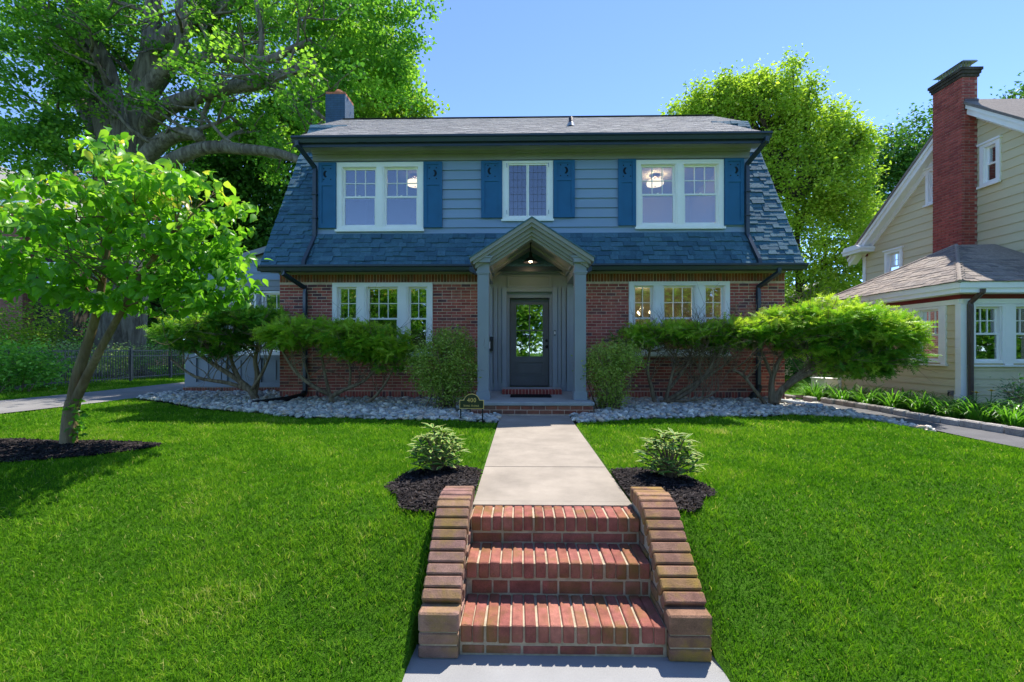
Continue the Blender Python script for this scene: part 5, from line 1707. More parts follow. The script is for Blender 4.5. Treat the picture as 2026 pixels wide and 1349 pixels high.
# ------------------------------------------------------------------ the big maple on the left
def big_maple():
    rs = np.random.default_rng(5); pr = random.Random(5)
    t = thing('maple_tree', 'huge old maple with thick spreading limbs behind the iron fence', 'tree', (-16.3, 18.0, .1))
    X = lambda px, y=18.0: (px - 1031) * y / 900.0
    Z = lambda py, y=18.0: EYE + (690 - py) * y / 900.0
    q = lambda px, py, y=18.0: (X(px, y), y, Z(py, y))
    mb = MB(); tips = []
    b = Vector((-16.25, 18, .05))
    limb(mb, [b, b + Vector((0, 0, .35)), b + Vector((.02, 0, 1.2)), q(226, 560), q(224, 430), q(226, 330), q(232, 285)], .95, .82, 14)
    for k in range(7):                                            # root flare
        a = k * .9 + .2
        limb(mb, [b + Vector((math.cos(a) * 1.25, math.sin(a) * 1.25, -.05)), b + Vector((math.cos(a) * .85, math.sin(a) * .85, .16)), b + Vector((math.cos(a) * .55, math.sin(a) * .55, .75))], .16, .2, 7)
    trunk_limbs = [
        ([q(222, 330), q(205, 250), q(180, 160), q(150, 70), q(135, -20), q(120, -120)], .62, .34),
        ([q(232, 320, 17.8), q(222, 230, 17.6), q(205, 150, 17.4), q(185, 95, 17.2), q(150, 40, 17.0), q(138, -30, 17)], .34, .2),
        ([q(245, 320), q(262, 230), q(272, 160), q(300, 90), q(350, 45), q(420, 10, 18.6), q(470, -40, 19)], .62, .22),
        ([q(282, 130, 18.1), q(288, 60, 18.2), q(292, -30, 18.4), q(290, -120, 18.6)], .38, .22),
        ([q(262, 190, 17.6), q(300, 140, 17.3), q(345, 95, 17.0), q(350, 40, 17.0), q(345, -40, 17.0)], .30, .17),
        ([q(275, 180, 18.5), q(320, 120, 18.8), q(350, 60, 19.2), q(390, -10, 19.6)], .40, .2),
        ([q(330, 118, 17.2), q(380, 108, 17.0), q(450, 106, 16.9), q(520, 112, 16.8), q(570, 92, 16.8), q(612, 74, 16.8)], .22, .10),
        ([q(270, 260), q(300, 215, 17.5), q(370, 185, 17.0), q(450, 165, 16.6), q(505, 160, 16.4), q(560, 138, 16.2), q(620, 120, 16)], .36, .12),
        ([q(510, 160, 16.4), q(560, 178, 16.2), q(600, 200, 16.0), q(640, 232, 16)], .13, .06),
        ([q(250, 340), q(290, 290, 17.4), q(330, 262, 17.2), q(372, 258, 17.0), q(388, 268, 16.9)], .34, .20),
        ([q(255, 370), q(320, 318, 17.0), q(400, 286, 16.6), q(480, 290, 16.4), q(545, 298, 16.2), q(600, 318, 16.0)], .30, .13),
        ([q(215, 330), q(180, 250, 18.6), q(140, 190, 19), q(95, 130, 19.4), q(60, 60, 19.6)], .42, .2),
        ([q(205, 470), q(120, 330, 20), q(90, 260, 21), q(70, 190, 21)], .22, .1),
        ([q(508, 110, 16.8), q(512, 60, 16.8), q(500, -10, 16.8)], .13, .07),
        ([q(395, 108, 17), q(402, 70, 17.2), q(388, 40, 17.2)], .12, .07)]
    for pts, r0, r1 in trunk_limbs:
        P = limb(mb, pts, r0, r1, 9)
        m = len(P)
        for i in range(m // 3, m, 2):
            if pr.random() < .62 or i >= m - 2:
                d = Vector((pr.gauss(0, .8), pr.gauss(0, .8), pr.gauss(.35, .5)))
                rr = (r0 + (r1 - r0) * i / m) * .38
                sprout(pr, mb, tips, P[i], d, pr.uniform(1.1, 1.9), min(.11, max(.04, rr)), 2, .75, .12, (2, 3), 6)
    mb.build('trunk', M['bark'], t, True)
    C = np.array([tuple(p) for p, l in tips if l <= 1])
    C = C[(C[:, 2] > 7.0) & ((C[:, 1] > 17.6) | (rs.uniform(size=len(C)) < .3))]
    # outer crown towards the right and top left
    bl = [(X(560, 20), 20, Z(40, 20), 3.4, 1.4, 1.8, 5), (X(720, 18), 18.4, Z(60, 18), 2.1, 1.4, 1.8, 5), (X(640, 19), 19, Z(150, 19), 2.6, 1.2, 1.2, 3), (X(770, 18), 18.6, Z(150, 18), 1.1, 1.0, .8, 1.5),
          (X(40, 16.5), 16.5, Z(140, 16.5), 1.9, 1.4, 3.0, 7), (X(90, 16), 16, Z(10, 16), 2.0, 1.2, 1.2, 3), (X(40, 16), 16, Z(300, 16), 2.0, 1.0, .8, 2), (X(150, 20.5), 20.5, Z(215, 20.5), 1.3, .8, 1.2, 1.2),
          (X(420, 21), 21, Z(60, 21), 3.2, 1.2, 2.4, 4), (X(300, 20.5), 20.5, Z(245, 20.5), 1.2, .8, .8, .8), (X(700, 18), 19, Z(-60, 18), 3.4, 2.0, 2, 4), (X(330, 20), 20, Z(-80, 20), 6, 1.6, 2, 5),
          (X(440, 19), 19.5, Z(225, 19), 2.0, 1.0, .8, 1.8), (X(560, 19), 19.5, Z(245, 19), 1.8, 1.0, .8, 1.6), (X(400, 21), 21.5, Z(150, 21), 2.8, 1.2, 1.6, 1.8), (X(220, 20.5), 20.5, Z(60, 20.5), 1.6, 1, 2.2, 1.6)]
    Cb, _ = blob_points(rs, bl, 620, .6)
    C = np.concatenate([C[rs.permutation(len(C))[:300]], Cb])
    P = clustered(rs, C, 84, .30, .5)
    tint = np.repeat(rs.normal(.45, .26, len(C)), 84) + rs.normal(0, .1, len(P))
    leaves('crown', rs, P, .135, M['leaf_maple'], t, LEAF_LOBED, .55, .3, tint)
    return t


big_maple()


def leafy_tree(name, label, base, h, blobs, n, per, rad, size, mat, seed, bark='bark_dark', trunk_r=.25, tmean=.5, shape=LEAF2, group=None, flat=.8, shell=.62, up=.5):
    rs = np.random.default_rng(seed); pr = random.Random(seed)
    t = thing(name, label, 'tree', base, group)
    mb = MB(); b = Vector(base)
    top = b + Vector((0, 0, h))
    limb(mb, [b - Vector((0, 0, .1)), b.lerp(top, .3) + Vector((pr.gauss(0, .1), 0, 0)), b.lerp(top, .6), top], trunk_r, trunk_r * .25, 8)
    for bl in blobs:
        c = Vector(bl[:3]); s = b.lerp(top, min(.8, max(.25, (c.z - b.z - bl[5]) / max(h, .1))))
        limb(mb, [s, s.lerp(c, .5) + Vector((pr.gauss(0, .2), pr.gauss(0, .2), .2)), c], trunk_r * .45, trunk_r * .1, 6)
        for _ in range(5):
            d = Vector((pr.gauss(0, 1) * bl[3], pr.gauss(0, 1) * bl[4], pr.gauss(0, 1) * bl[5])) * .42
            limb(mb, [s.lerp(c, .6), c + d], trunk_r * .16, trunk_r * .05, 4, 1)
    mb.build('trunk', M[bark], t, True)
    C, d = blob_points(rs, blobs, n, shell)
    P = clustered(rs, C, per, rad, flat)
    tint = np.repeat(rs.normal(tmean, .2, n), per) + rs.normal(0, .12, len(P))
    leaves('crown', rs, P, size, mat, t, shape, up, .2, tint)
    return t


def px_blob(px, py, rx, rz, Y, dy=0.0, w=None, ry=None):
    """crown lobe at distance Y: centre and radii in metres from its bearing"""
    s = Y / 900.0
    b = ((px - 1031) * s, Y + dy, EYE + (690 - py) * s, rx * s, (ry if ry else max(rx, rz) * s * .8), rz * s)
    return b + ((w if w else rx * rz),)


# right-hand lime tree with upright shoots
rt = [px_blob(1420, 235, 60, 50, 20), px_blob(1500, 230, 80, 60, 20), px_blob(1590, 270, 75, 65, 20), px_blob(1560, 370, 110, 90, 20), px_blob(1640, 360, 60, 90, 20), px_blob(1620, 480, 90, 90, 20),
      px_blob(1600, 590, 100, 60, 20), px_blob(1675, 480, 40, 90, 20), px_blob(1350, 240, 40, 30, 20), px_blob(1500, 320, 70, 60, 20), px_blob(1560, 650, 80, 60, 20, 1)]
sp = random.Random(8)
for k in range(44):
    px = sp.uniform(1340, 1680)
    top = np.interp(px, [1340, 1430, 1530, 1600, 1680], [235, 185, 158, 205, 290])
    rt.append(px_blob(px, top + sp.uniform(0, 40), 5, 30, 20, sp.uniform(-1, 1), 420))
leafy_tree('lime_green_tree', 'tall lime green tree rising behind the right end of the roof', (12.0, 20.0, -.1), 9.5, rt, 1850, 46, .22, .15, M['leaf_lime'], 21, 'bark_dark', .2, .55, LEAF2, up=.4)
leafy_tree('distant_tree', 'looser blue green tree between the lime tree and yellow house', (22.0, 28.0, -.1), 10, [px_blob(1720, 330, 50, 45, 28), px_blob(1780, 320, 60, 60, 28), px_blob(1820, 280, 40, 50, 28), px_blob(1750, 400, 60, 60, 28), px_blob(1720, 470, 40, 50, 28), px_blob(1850, 330, 60, 60, 28)], 300, 46, .42, .24, M['leaf_dark'], 22, 'bark_dark', .25, .75, LEAF2)
leafy_tree('distant_tree', 'treetop peeking over the ridge of the yellow house', (30.0, 28.0, -.1), 14, [px_blob(1975, 200, 40, 22, 28), px_blob(2030, 190, 30, 30, 28), px_blob(2060, 260, 90, 60, 28)], 90, 40, .35, .26, M['leaf_dark'], 23, 'bark_dark', .3, .7, LEAF2)
leafy_tree('background_tree', 'bright green tree behind the blue chimney and roof ridge', (-6.5, 26.0, -.1), 11, [px_blob(720, 190, 70, 50, 26), px_blob(790, 215, 60, 40, 26), px_blob(650, 170, 60, 60, 26), px_blob(600, 230, 60, 60, 26), px_blob(700, 100, 80, 50, 26), px_blob(770, 130, 50, 50, 26), px_blob(720, 280, 120, 60, 26)], 620, 46, .38, .22, M['leaf_lime'], 24, 'bark_dark', .3, .3, LEAF_LOBED)
leafy_tree('background_tree', 'dense dark green tree behind the left gable of the house', (-13.5, 25.0, -.1), 9, [px_blob(540, 330, 70, 70, 25), px_blob(480, 300, 70, 70, 25), px_blob(560, 250, 50, 60, 25), px_blob(500, 420, 90, 80, 25), px_blob(430, 400, 70, 80, 25), px_blob(440, 480, 80, 60, 25), px_blob(380, 330, 60, 70, 25), px_blob(540, 480, 60, 60, 25)], 760, 46, .36, .21, M['leaf_dark'], 25, 'bark_dark', .3, .62, LEAF_LOBED)
leafy_tree('background_tree', 'shadowy broad tree filling the gap left of the sunroom', (-19.5, 27.0, -.1), 7, [px_blob(330, 480, 90, 90, 27), px_blob(250, 520, 90, 80, 27), px_blob(340, 590, 90, 70, 27), px_blob(250, 610, 90, 60, 27), px_blob(160, 560, 80, 80, 27), px_blob(90, 460, 80, 90, 27), px_blob(120, 350, 60, 70, 27), px_blob(20, 420, 60, 80, 27)], 560, 44, .42, .24, M['leaf_dark'], 26, 'bark_dark', .3, .4, LEAF2)


# trees across the street, mirrored in the panes
for i, (x, w_, lb) in enumerate(((-30, 6.0, 'far left tree across the street'), (25, 6.5, 'far right tree across the street, mirrored in the porch panes'), (17, 4.5, 'tree across the street right of the wide one'), (38, 6.5, 'outermost right tree across the street'), (49, 6.5, 'tree at the end of the row across the street'), (-14, 5.0, 'broad tree across the street, mirrored in the left windows'), (-2.5, 4.5, 'round tree across the street, mirrored in the front door'), (9, 5.5, 'wide tree across the street, mirrored in the right windows'))):
    leafy_tree('street_tree', lb, (x, -24.0, -.6), 6, [(x, -24, 5.2, w_, 3, 3.4), (x - 2.5, -24, 4.2, 3, 2.4, 2.4), (x + 3, -24, 4.6, 2.8, 2.4, 2.6), (x, -23, 1.6, w_ * 1.25, 2, 2.2)], 320, 30, .6, .5, M['leaf_maple'], 300 + i, 'bark_dark', .3, .5, LEAF2)


# ------------------------------------------------------------------ kousa dogwood on the left lawn
def dogwood():
    rs = np.random.default_rng(9); pr = random.Random(9)
    t = thing('dogwood_tree', 'small forked dogwood with drooping bright leaves on the left lawn', 'tree', (-5.28, 5.2, gz(-5.28, 5.2)))
    mb = MB(); tips = []
    z0 = gz(-5.28, 5.2)
    limb(mb, [(-5.28, 5.2, z0 - .05), (-5.27, 5.2, .12), (-5.25, 5.2, .34), (-5.22, 5.2, .52)], .085, .072, 10)
    A = limb(mb, [(-5.23, 5.2, .46), (-5.17, 5.2, .80), (-5.08, 5.22, 1.15), (-4.96, 5.22, 1.55), (-4.86, 5.2, 2.0), (-4.78, 5.2, 2.5), (-4.72, 5.2, 3.0)], .066, .018, 9)
    B = limb(mb, [(-5.21, 5.19, .46), (-5.05, 5.15, .72), (-4.82, 5.1, 1.08), (-4.55, 5.05, 1.48), (-4.3, 5.0, 1.85), (-4.02, 4.98, 2.2), (-3.75, 4.95, 2.5)], .052, .016, 9)
    blobs = [(-4.62, 5.2, 2.33, 1.15, .95, .55, 5), (-3.85, 5.1, 2.62, .66, .75, .50, 2.8), (-4.72, 5.2, 3.15, .28, .4, .48, .9), (-5.72, 5.2, 2.45, .85, .8, .52, 3), (-5.75, 5.2, 1.86, .6, .6, .16, 1.0),
             (-3.62, 5.1, 1.86, .42, .6, .26, 1.2), (-4.5, 5.2, 1.78, 1.0, .8, .22, 2.2), (-4.25, 5.0, 2.95, .35, .4, .3, .8), (-5.2, 5.2, 2.95, .4, .45, .2, .7), (-3.45, 5.1, 2.2, .3, .5, .3, .8), (-6.3, 5.2, 2.5, .5, .6, .5, 1.2)]
    for P in (A, B):
        for i in range(13, len(P), 2):
            for _ in range(3):
                d = Vector((pr.gauss(0, 1), pr.gauss(0, .8), pr.gauss(.55, .2)))
                sprout(pr, mb, tips, P[i], d, pr.uniform(.28, .42), .014, 2, .5, .08, (2, 2), 5)
    mb.build('trunk', M['bark_tan'], t, True)
    sprt, _ = blob_points(rs, [(-5.14, 5.16, .32, .09, .08, .26)], 70, .3)
    leaves('trunk_shoots', rs, sprt, .07, M['leaf_dogwood'], t, LEAF_OVATE, .4, .3, rs.normal(.3, .15, 70))
    C, _ = blob_points(rs, blobs, 470, .7)
    per = 11
    P = clustered(rs, C, per, .085, .35)
    n = len(P)
    tint = .36 + .26 * smooth01((P[:, 2] - 1.7) / 1.3) + np.repeat(rs.normal(0, .12, len(C)), per) + rs.normal(0, .08, n)
    tops = (P[:, 2] > 2.75) & (rs.uniform(size=n) < .22)
    tint[tops] = rs.uniform(.8, 1.0, tops.sum())
    tint = np.clip(tint, 0, 1)
    # the leaves nearest the viewer one by one, the rest as one mass
    order = np.argsort(P[:, 1])
    near, far = order[:300], order[300:]
    leaves('leaf_mass', rs, P[far], .125, M['leaf_dogwood'], t, LEAF_OVATE, .45, .75, tint[far], kind='stuff')
    var = []
    for k, tv in enumerate((.2, .38, .55, .8)):
        me = bpy.data.meshes.new('leaf'); me.from_pydata([Vector(v) * .125 for v in LEAF_OVATE[0]], [], LEAF_OVATE[1])
        at = me.attributes.new('tint', 'FLOAT', 'POINT'); at.data.foreach_set('value', [tv] * len(me.vertices))
        me.materials.append(M['leaf_dogwood']); var.append(me)
    D = rs.normal(size=(300, 3)) * [1, 1, .45]; D[:, 2] -= .75
    Aa, Bb, Nn = frames(rs, D, rs.normal(size=(300, 3)) * .55 + [0, 0, .45])
    for i, k in enumerate(near):
        tv = tint[k]; me = var[0 if tv < .3 else 1 if tv < .46 else 2 if tv < .68 else 3]
        Mx = Matrix((tuple(Aa[i]), tuple(Bb[i]), tuple(Nn[i]))).transposed().to_4x4()
        Mx.translation = Vector(P[k])
        inst('leaf', me, Mx, t)


dogwood()


# ------------------------------------------------------------------ yews in front of the house
def yew(label, stems, blobs, n, seed, size=.15, twigs=2, bright=.5, group='pruned yews along the house front'):
    rs = np.random.default_rng(seed); pr = random.Random(seed)
    t = thing('yew_shrub', label, 'shrub', stems[0][0][0], group)
    mb = MB(); tips = []
    ends = []
    for pts, r0, r1 in stems:
        P = limb(mb, pts, r0, r1, 8)
        ends.append(P[-1])
        m = len(P)
        for i in range(m // 2, m, 1):
            for _ in range(twigs):
                b = pr.choice(blobs)
                tgt = Vector((b[0] + pr.gauss(0, .6) * b[3], b[1] + pr.gauss(0, .5) * b[4], b[2] - pr.uniform(.1, .9) * b[5]))
                d = (tgt - P[i])
                if d.length > 1.3: continue
                sprout(pr, mb, tips, P[i], d + Vector((0, 0, .1)), min(.75, d.length * .8), max(.008, r1 * .5), 2, .45, .08, (2, 3), 5)
    mb.build('branches', M['bark_yew'], t, True)
    per = 22
    C, dc = blob_points(rs, blobs, n // per, .7)
    P = clustered(rs, C, per, .075, .45)
    n = len(P)
    d = np.repeat(dc, per, 0) + rs.normal(size=(n, 3)) * .35
    out = unit(d * [1, 1, .45] + [0, -.25, .05])
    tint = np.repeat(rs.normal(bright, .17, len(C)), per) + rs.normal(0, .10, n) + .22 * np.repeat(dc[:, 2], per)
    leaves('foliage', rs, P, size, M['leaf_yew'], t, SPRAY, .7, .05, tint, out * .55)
    m = n // 7
    Pd, dd = blob_points(rs, [(b[0], b[1], b[2] - b[5] * .55, b[3] * .9, b[4] * .8, b[5] * .5) for b in blobs], m, .2)
    leaves('inner_twigs', rs, Pd, .11, M['twig'], t, ([(0, -.02, 0), (0, .02, 0), (1, 0, .05), (.4, 0, 0), (.45, .03, 0), (.8, .4, .1)], [(0, 1, 2), (3, 4, 5)]), .3, -.2)
    return t


yew('flat topped dark green yew in front of the sunroom windows',
    [([(-5.45, 9.25, .03), (-5.55, 9.25, .25), (-5.85, 9.25, .5), (-6.3, 9.2, .8), (-6.8, 9.2, 1.15)], .085, .03), ([(-5.5, 9.25, .15), (-5.45, 9.3, .55), (-5.5, 9.3, .9), (-5.4, 9.3, 1.25)], .07, .025),
     ([(-5.6, 9.25, .28), (-6.0, 9.2, .42), (-6.6, 9.1, .55), (-7.1, 9.1, .9)], .05, .02), ([(-5.5, 9.2, .3), (-5.2, 9.1, .7), (-5.0, 9.1, 1.2)], .04, .018), ([(-5.8, 9.25, .5), (-6.0, 9.3, .9), (-6.0, 9.3, 1.3)], .045, .02)],
    [(-6.1, 9.25, 1.62, 1.0, .55, .26), (-6.85, 9.2, 1.45, .48, .5, .30), (-5.25, 9.2, 1.62, .6, .5, .22), (-5.6, 9.2, 1.78, .7, .45, .14), (-6.3, 9.1, 1.25, .7, .4, .2)], 6200, 41, .15, bright=.58)
yew('wide spreading yew with bare branches under the left triple window',
    [([(-3.68, 8.72, .02), (-3.68, 8.72, .22), (-3.95, 8.65, .38), (-4.3, 8.6, .68), (-4.6, 8.6, 1.15)], .065, .02), ([(-3.66, 8.72, .2), (-3.4, 8.65, .33), (-3.0, 8.6, .5), (-2.75, 8.6, .75)], .05, .018),
     ([(-3.7, 8.72, .25), (-3.8, 8.7, .7), (-3.85, 8.65, 1.2)], .04, .016), ([(-3.3, 8.65, .36), (-3.25, 8.6, .7), (-3.35, 8.6, 1.1)], .03, .014), ([(-3.2, 8.72, .02), (-2.9, 8.7, .12), (-2.6, 8.65, .45), (-2.4, 8.6, .8)], .04, .016)],
    [(-4.0, 8.65, 1.45, .85, .5, .20), (-3.4, 8.6, 1.40, .75, .5, .20), (-2.75, 8.65, 1.22, .6, .45, .28), (-3.1, 8.6, 1.12, .6, .4, .16), (-4.45, 8.6, 1.36, .35, .4, .22), (-2.45, 8.65, 1.0, .4, .4, .3)], 6200, 42, .145, bright=.86)
yew('yew with a dense tangle of bare twigs under the right triple window',
    [([(2.62, 8.95, .02), (2.55, 8.9, .3), (2.45, 8.85, .7), (2.5, 8.85, 1.15)], .05, .018), ([(2.75, 8.9, .05), (3.1, 8.85, .3), (3.5, 8.8, .55), (3.95, 8.75, .85)], .055, .018), ([(2.8, 8.9, .1), (2.9, 8.85, .55), (3.0, 8.8, 1.1)], .045, .016),
     ([(2.9, 8.9, .1), (3.3, 8.8, .35), (3.6, 8.75, .75), (3.75, 8.75, 1.1)], .045, .016), ([(2.7, 8.9, .1), (3.0, 8.75, .12), (3.4, 8.65, .18), (3.7, 8.6, .35)], .03, .012), ([(2.85, 8.9, .3), (3.2, 8.85, .8), (3.3, 8.8, 1.2)], .035, .014)],
    [(2.75, 8.8, 1.42, .75, .5, .15), (3.35, 8.8, 1.42, .75, .5, .17), (3.95, 8.75, 1.42, .5, .45, .2), (2.2, 8.8, 1.32, .35, .4, .14), (3.9, 8.75, 1.25, .35, .35, .14)], 5000, 43, .14, twigs=5, bright=.76)
yew('large bright yew leaning right past the house corner',
    [([(4.78, 8.75, .0), (4.74, 8.7, .3), (4.72, 8.65, .55), (4.85, 8.6, .95), (5.1, 8.55, 1.3)], .075, .025), ([(4.80, 8.7, .1), (4.88, 8.6, .36), (5.2, 8.5, .62), (5.7, 8.4, .8), (6.2, 8.35, .95)], .08, .022), ([(4.84, 8.68, .2), (5.0, 8.6, .5), (5.4, 8.5, .85), (5.8, 8.45, 1.15)], .055, .02),
     ([(4.7, 8.78, .02), (4.45, 8.7, .3), (4.15, 8.6, .62), (3.95, 8.55, .72)], .038, .022), ([(4.74, 8.65, .5), (4.6, 8.6, .85), (4.4, 8.55, 1.2)], .035, .015), ([(5.3, 8.5, .68), (5.8, 8.4, .72), (6.4, 8.3, .82)], .045, .018)],
    [(5.55, 8.4, 1.62, .85, .6, .36), (6.25, 8.3, 1.35, .72, .6, .52), (6.55, 8.3, 1.1, .45, .5, .42), (4.85, 8.5, 1.55, .65, .5, .24), (4.3, 8.55, 1.42, .45, .45, .20), (6.0, 8.3, .82, .6, .45, .16), (5.35, 8.45, 1.3, .6, .5, .3)], 11500, 44, .15, twigs=3, bright=.74)


# ------------------------------------------------------------------ small-leaved shrubs beside the porch
def shrub(name, label, base, blobs, n, size, mat, seed, stems=14, group=None, shape=LEAF2, tmean=.5, up=.4, stem_mat='bark_yew', sr=.014, shell=.6):
    rs = np.random.default_rng(seed); pr = random.Random(seed)
    t = thing(name, label, 'shrub', base, group)
    mb = MB(); tips = []
    for _ in range(stems):
        b = pr.choice(blobs)
        s = Vector(base) + Vector((pr.gauss(0, .3) * b[3], pr.gauss(0, .25) * b[4], -.03))
        e = Vector((b[0] + pr.gauss(0, .5) * b[3], b[1] + pr.gauss(0, .5) * b[4], b[2] + pr.uniform(-.3, .6) * b[5]))
        P = limb(mb, [s, s.lerp(e, .45) + Vector((pr.gauss(0, .06), pr.gauss(0, .06), .05)), e], sr, sr * .4, 5, 3)
        for i in (3, 4, 5):
            sprout(pr, mb, tips, P[min(i, len(P) - 1)], (e - s) + Vector((pr.gauss(0, .3), pr.gauss(0, .3), 0)), (e - s).length * .3, sr * .4, 1, .6, .1, (2, 2), 3)
    mb.build('stems', M[stem_mat], t)
    C, d = blob_points(rs, blobs, max(1, n // 12), shell)
    P = clustered(rs, C, 12, size * 1.5, .9)
    tint = np.repeat(rs.normal(tmean, .2, len(C)), 12) + rs.normal(0, .1, len(P))
    leaves('foliage', rs, P, size, mat, t, shape, up, .0, tint)
    return t


shrub('azalea_shrub', 'upright small leaved shrub touching the left porch column', (-1.38, 8.2, .05), [(-1.35, 8.2, .95, .56, .5, .45), (-1.6, 8.2, .75, .42, .42, .42), (-1.1, 8.2, .72, .36, .4, .45), (-1.35, 8.15, .42, .42, .38, .28), (-1.25, 8.2, 1.25, .32, .35, .22)], 15000, .044, M['leaf_azalea'], 51, 26, 'small leaved shrubs beside the porch')
shrub('azalea_shrub', 'thinner twiggy small leaved shrub beside the right porch column', (1.62, 8.1, .03), [(1.55, 8.1, .92, .42, .42, .30), (1.40, 8.1, .75, .34, .4, .30), (1.85, 8.1, .95, .32, .36, .24), (1.6, 8.1, .45, .26, .3, .38), (1.55, 8.1, .25, .2, .24, .2)], 9000, .044, M['leaf_azalea'], 52, 34, 'small leaved shrubs beside the porch', tmean=.55)


# ------------------------------------------------------------------ variegated plants by the stairs
def variegated(label, c, r, h, seed, n=26):
    rs = np.random.default_rng(seed); pr = random.Random(seed)
    t = thing('variegated_shrub', label, 'shrub', (c[0], c[1], gz(*c)), 'variegated shrubs flanking the stairs')
    base = Vector((c[0], c[1], gz(*c) + .03))
    T = [(0, 0, 0), (.3, .10, .03), (.62, .135, .02), (1, 0, -.10), (.62, -.135, .02), (.3, -.10, .03), (.3, .07, .018), (.62, .098, .005), (.93, 0, -.08), (.62, -.098, .005), (.3, -.07, .018)]
    F = [(0, 10, 9, 8, 7, 6), (0, 6, 1), (6, 7, 2, 1), (7, 8, 3, 2), (0, 5, 10), (10, 5, 4, 9), (9, 4, 3, 8)]
    me = bpy.data.meshes.new('leaf'); me.from_pydata(T, [], F); me.materials.append(M['rhodo_green']); me.materials.append(M['rhodo_cream'])
    me.polygons.foreach_set('material_index', [0, 1, 1, 1, 1, 1, 1])
    mb = MB()
    for k in range(n):
        a = k * 2.399; el = math.asin(1 - 1.5 * (k + .5) / n)
        q = math.cos(el) * pr.uniform(.85, 1.05)
        e = base + Vector((r * q * math.cos(a), r * q * math.sin(a), h * (.42 + .55 * math.sin(el)) * pr.uniform(.92, 1.06)))
        limb(mb, [base + Vector((pr.gauss(0, .02), pr.gauss(0, .02), -.03)), base.lerp(e, .5) + Vector((0, 0, .03)), e], .007, .004, 5, 3)
        ax = (e - base).normalized() * .5 + Vector((0, 0, .9)); ax.normalize()
        for j in range(8):
            b = j * 2.399 + k
            out = Vector((math.cos(b), math.sin(b), 0))
            D = (out * 1.0 + ax * pr.uniform(-.15, .6)).normalized()
            N = (Vector((0, 0, 1)) + ax * .5 + Vector((pr.gauss(0, .2), pr.gauss(0, .2), 0)))
            N = (N - D * N.dot(D)).normalized(); B = N.cross(D)
            s = pr.uniform(.10, .14)
            Mx = Matrix((tuple(D * s), tuple(B * s), tuple(N * s))).transposed().to_4x4(); Mx.translation = e - ax * .012 * (j % 3)
            inst('leaf', me, Mx, t)
    mb.build('stems', M['bark_yew'], t)


variegated('rounded cream edged shrub in the mulch left of the walk', (-0.74, 4.02), .18, .37, 61, 36)
variegated('looser cream edged shrub in the mulch right of the walk', (1.25, 3.85), .19, .40, 62, 36)


# ------------------------------------------------------------------ daylilies and flowers by the yellow house
def strap_clump(name, label, c, n, L, seed, mat, group, w=.011, tmean=.5):
    rs = np.random.default_rng(seed)
    t = thing(name, label, 'plant', (c[0], c[1], gz(*c)), group)
    V, F, TT = [], [], []
    z0 = gz(*c)
    for k in range(n):
        a = rs.uniform(0, 2 * PI); r0 = rs.uniform(0, .10); l = L * rs.uniform(.65, 1.15)
        el = rs.uniform(.75, 1.35)
        d = np.array([math.cos(a), math.sin(a), 0]); s = np.array([-math.sin(a), math.cos(a), 0])
        p = np.array([c[0], c[1], z0]) + d * r0 + s * rs.normal(0, .05)
        seg = 6; b = len(V); ww = w * rs.uniform(.8, 1.3); tv = rs.normal(tmean, .2)
        for i in range(seg + 1):
            f = i / seg
            wi = ww * (1 - f ** 2.2) + .001
            V += [tuple(p - s * wi), tuple(p + s * wi)]; TT += [tv, tv]
            ang = el - f * f * rs.uniform(1.5, 2.1)
            p = p + (d * math.cos(ang) + np.array([0, 0, math.sin(ang)])) * l / seg
        for i in range(seg): F.append((b + 2 * i, b + 2 * i + 1, b + 2 * i + 3, b + 2 * i + 2))
    me = bpy.data.meshes.new('blades'); me.from_pydata(V, [], F); me.materials.append(mat)
    at = me.attributes.new('tint', 'FLOAT', 'POINT'); at.data.foreach_set('value', np.clip(TT, 0, 1).astype(np.float32))
    o = bpy.data.objects.new('blades', me); link(o, t)
    return t


lil = [(7.02, 11.0, 'first'), (7.12, 10.25, 'second'), (7.2, 9.6, 'third'), (7.25, 9.0, 'fourth'), (7.3, 8.45, 'fifth'), (7.35, 7.95, 'sixth'), (7.4, 7.5, 'seventh'), (7.5, 7.1, 'eighth')]
for i, (x, y, wd) in enumerate(lil):
    strap_clump('daylily_clump', f'arching green daylily clump along the granite kerb, {wd} from the back', (x, y), 95, .62, 70 + i, M['leaf_lily'], 'daylilies along the yellow house', tmean=.45)
    strap_clump('daylily_clump', f'daylily clump close to the yellow wall, {wd} from the back', (x + .42, y + .25), 70, .58, 170 + i, M['leaf_lily'], 'daylilies by the yellow wall', tmean=.4)
strap_clump('daylily_clump', 'pale green grassy clump beside the white utility cabinet', (7.35, 11.7), 90, .42, 90, M['leaf_lily'], None, tmean=.8)
for i, (x, y, z, ww) in enumerate(((7.78, 7.95, .36, 'left'), (7.93, 7.85, .40, 'middle'), (8.12, 7.75, .38, 'right'))):
    t = thing('yellow_flower', f'yellow daylily bloom near the brown downspout, {ww} of three', 'flower', (x, y, 0), 'yellow blooms by the downspout')
    MB().tube([(x, y, -.05), (x + .01, y, z * .6), (x, y - .02, z)], .005, 5).build('stem', M['rhodo_green'], t)
    m = MB()
    for k in range(6):
        a = k * PI / 3
        d = Vector((math.cos(a), math.sin(a) * .7, .5)).normalized(); s = d.cross(Vector((0, 0, 1))).normalized() * .018
        p = Vector((x, y - .02, z))
        m.add([p, p + d * .04 + s, p + d * .085 + Vector((0, 0, -.01)), p + d * .04 - s], [(0, 1, 2, 3)])
    m.build('petals', M['petal_yellow'], t)
shrub('hydrangea_shrub', 'leafy green shrub with a white bloom at the right edge', (8.55, 7.5, -.05), [(8.55, 7.5, .28, .36, .36, .28), (8.3, 7.4, .15, .25, .25, .16)], 900, .085, M['leaf_bush'], 81, 10, None, LEAF_OVATE, .55)
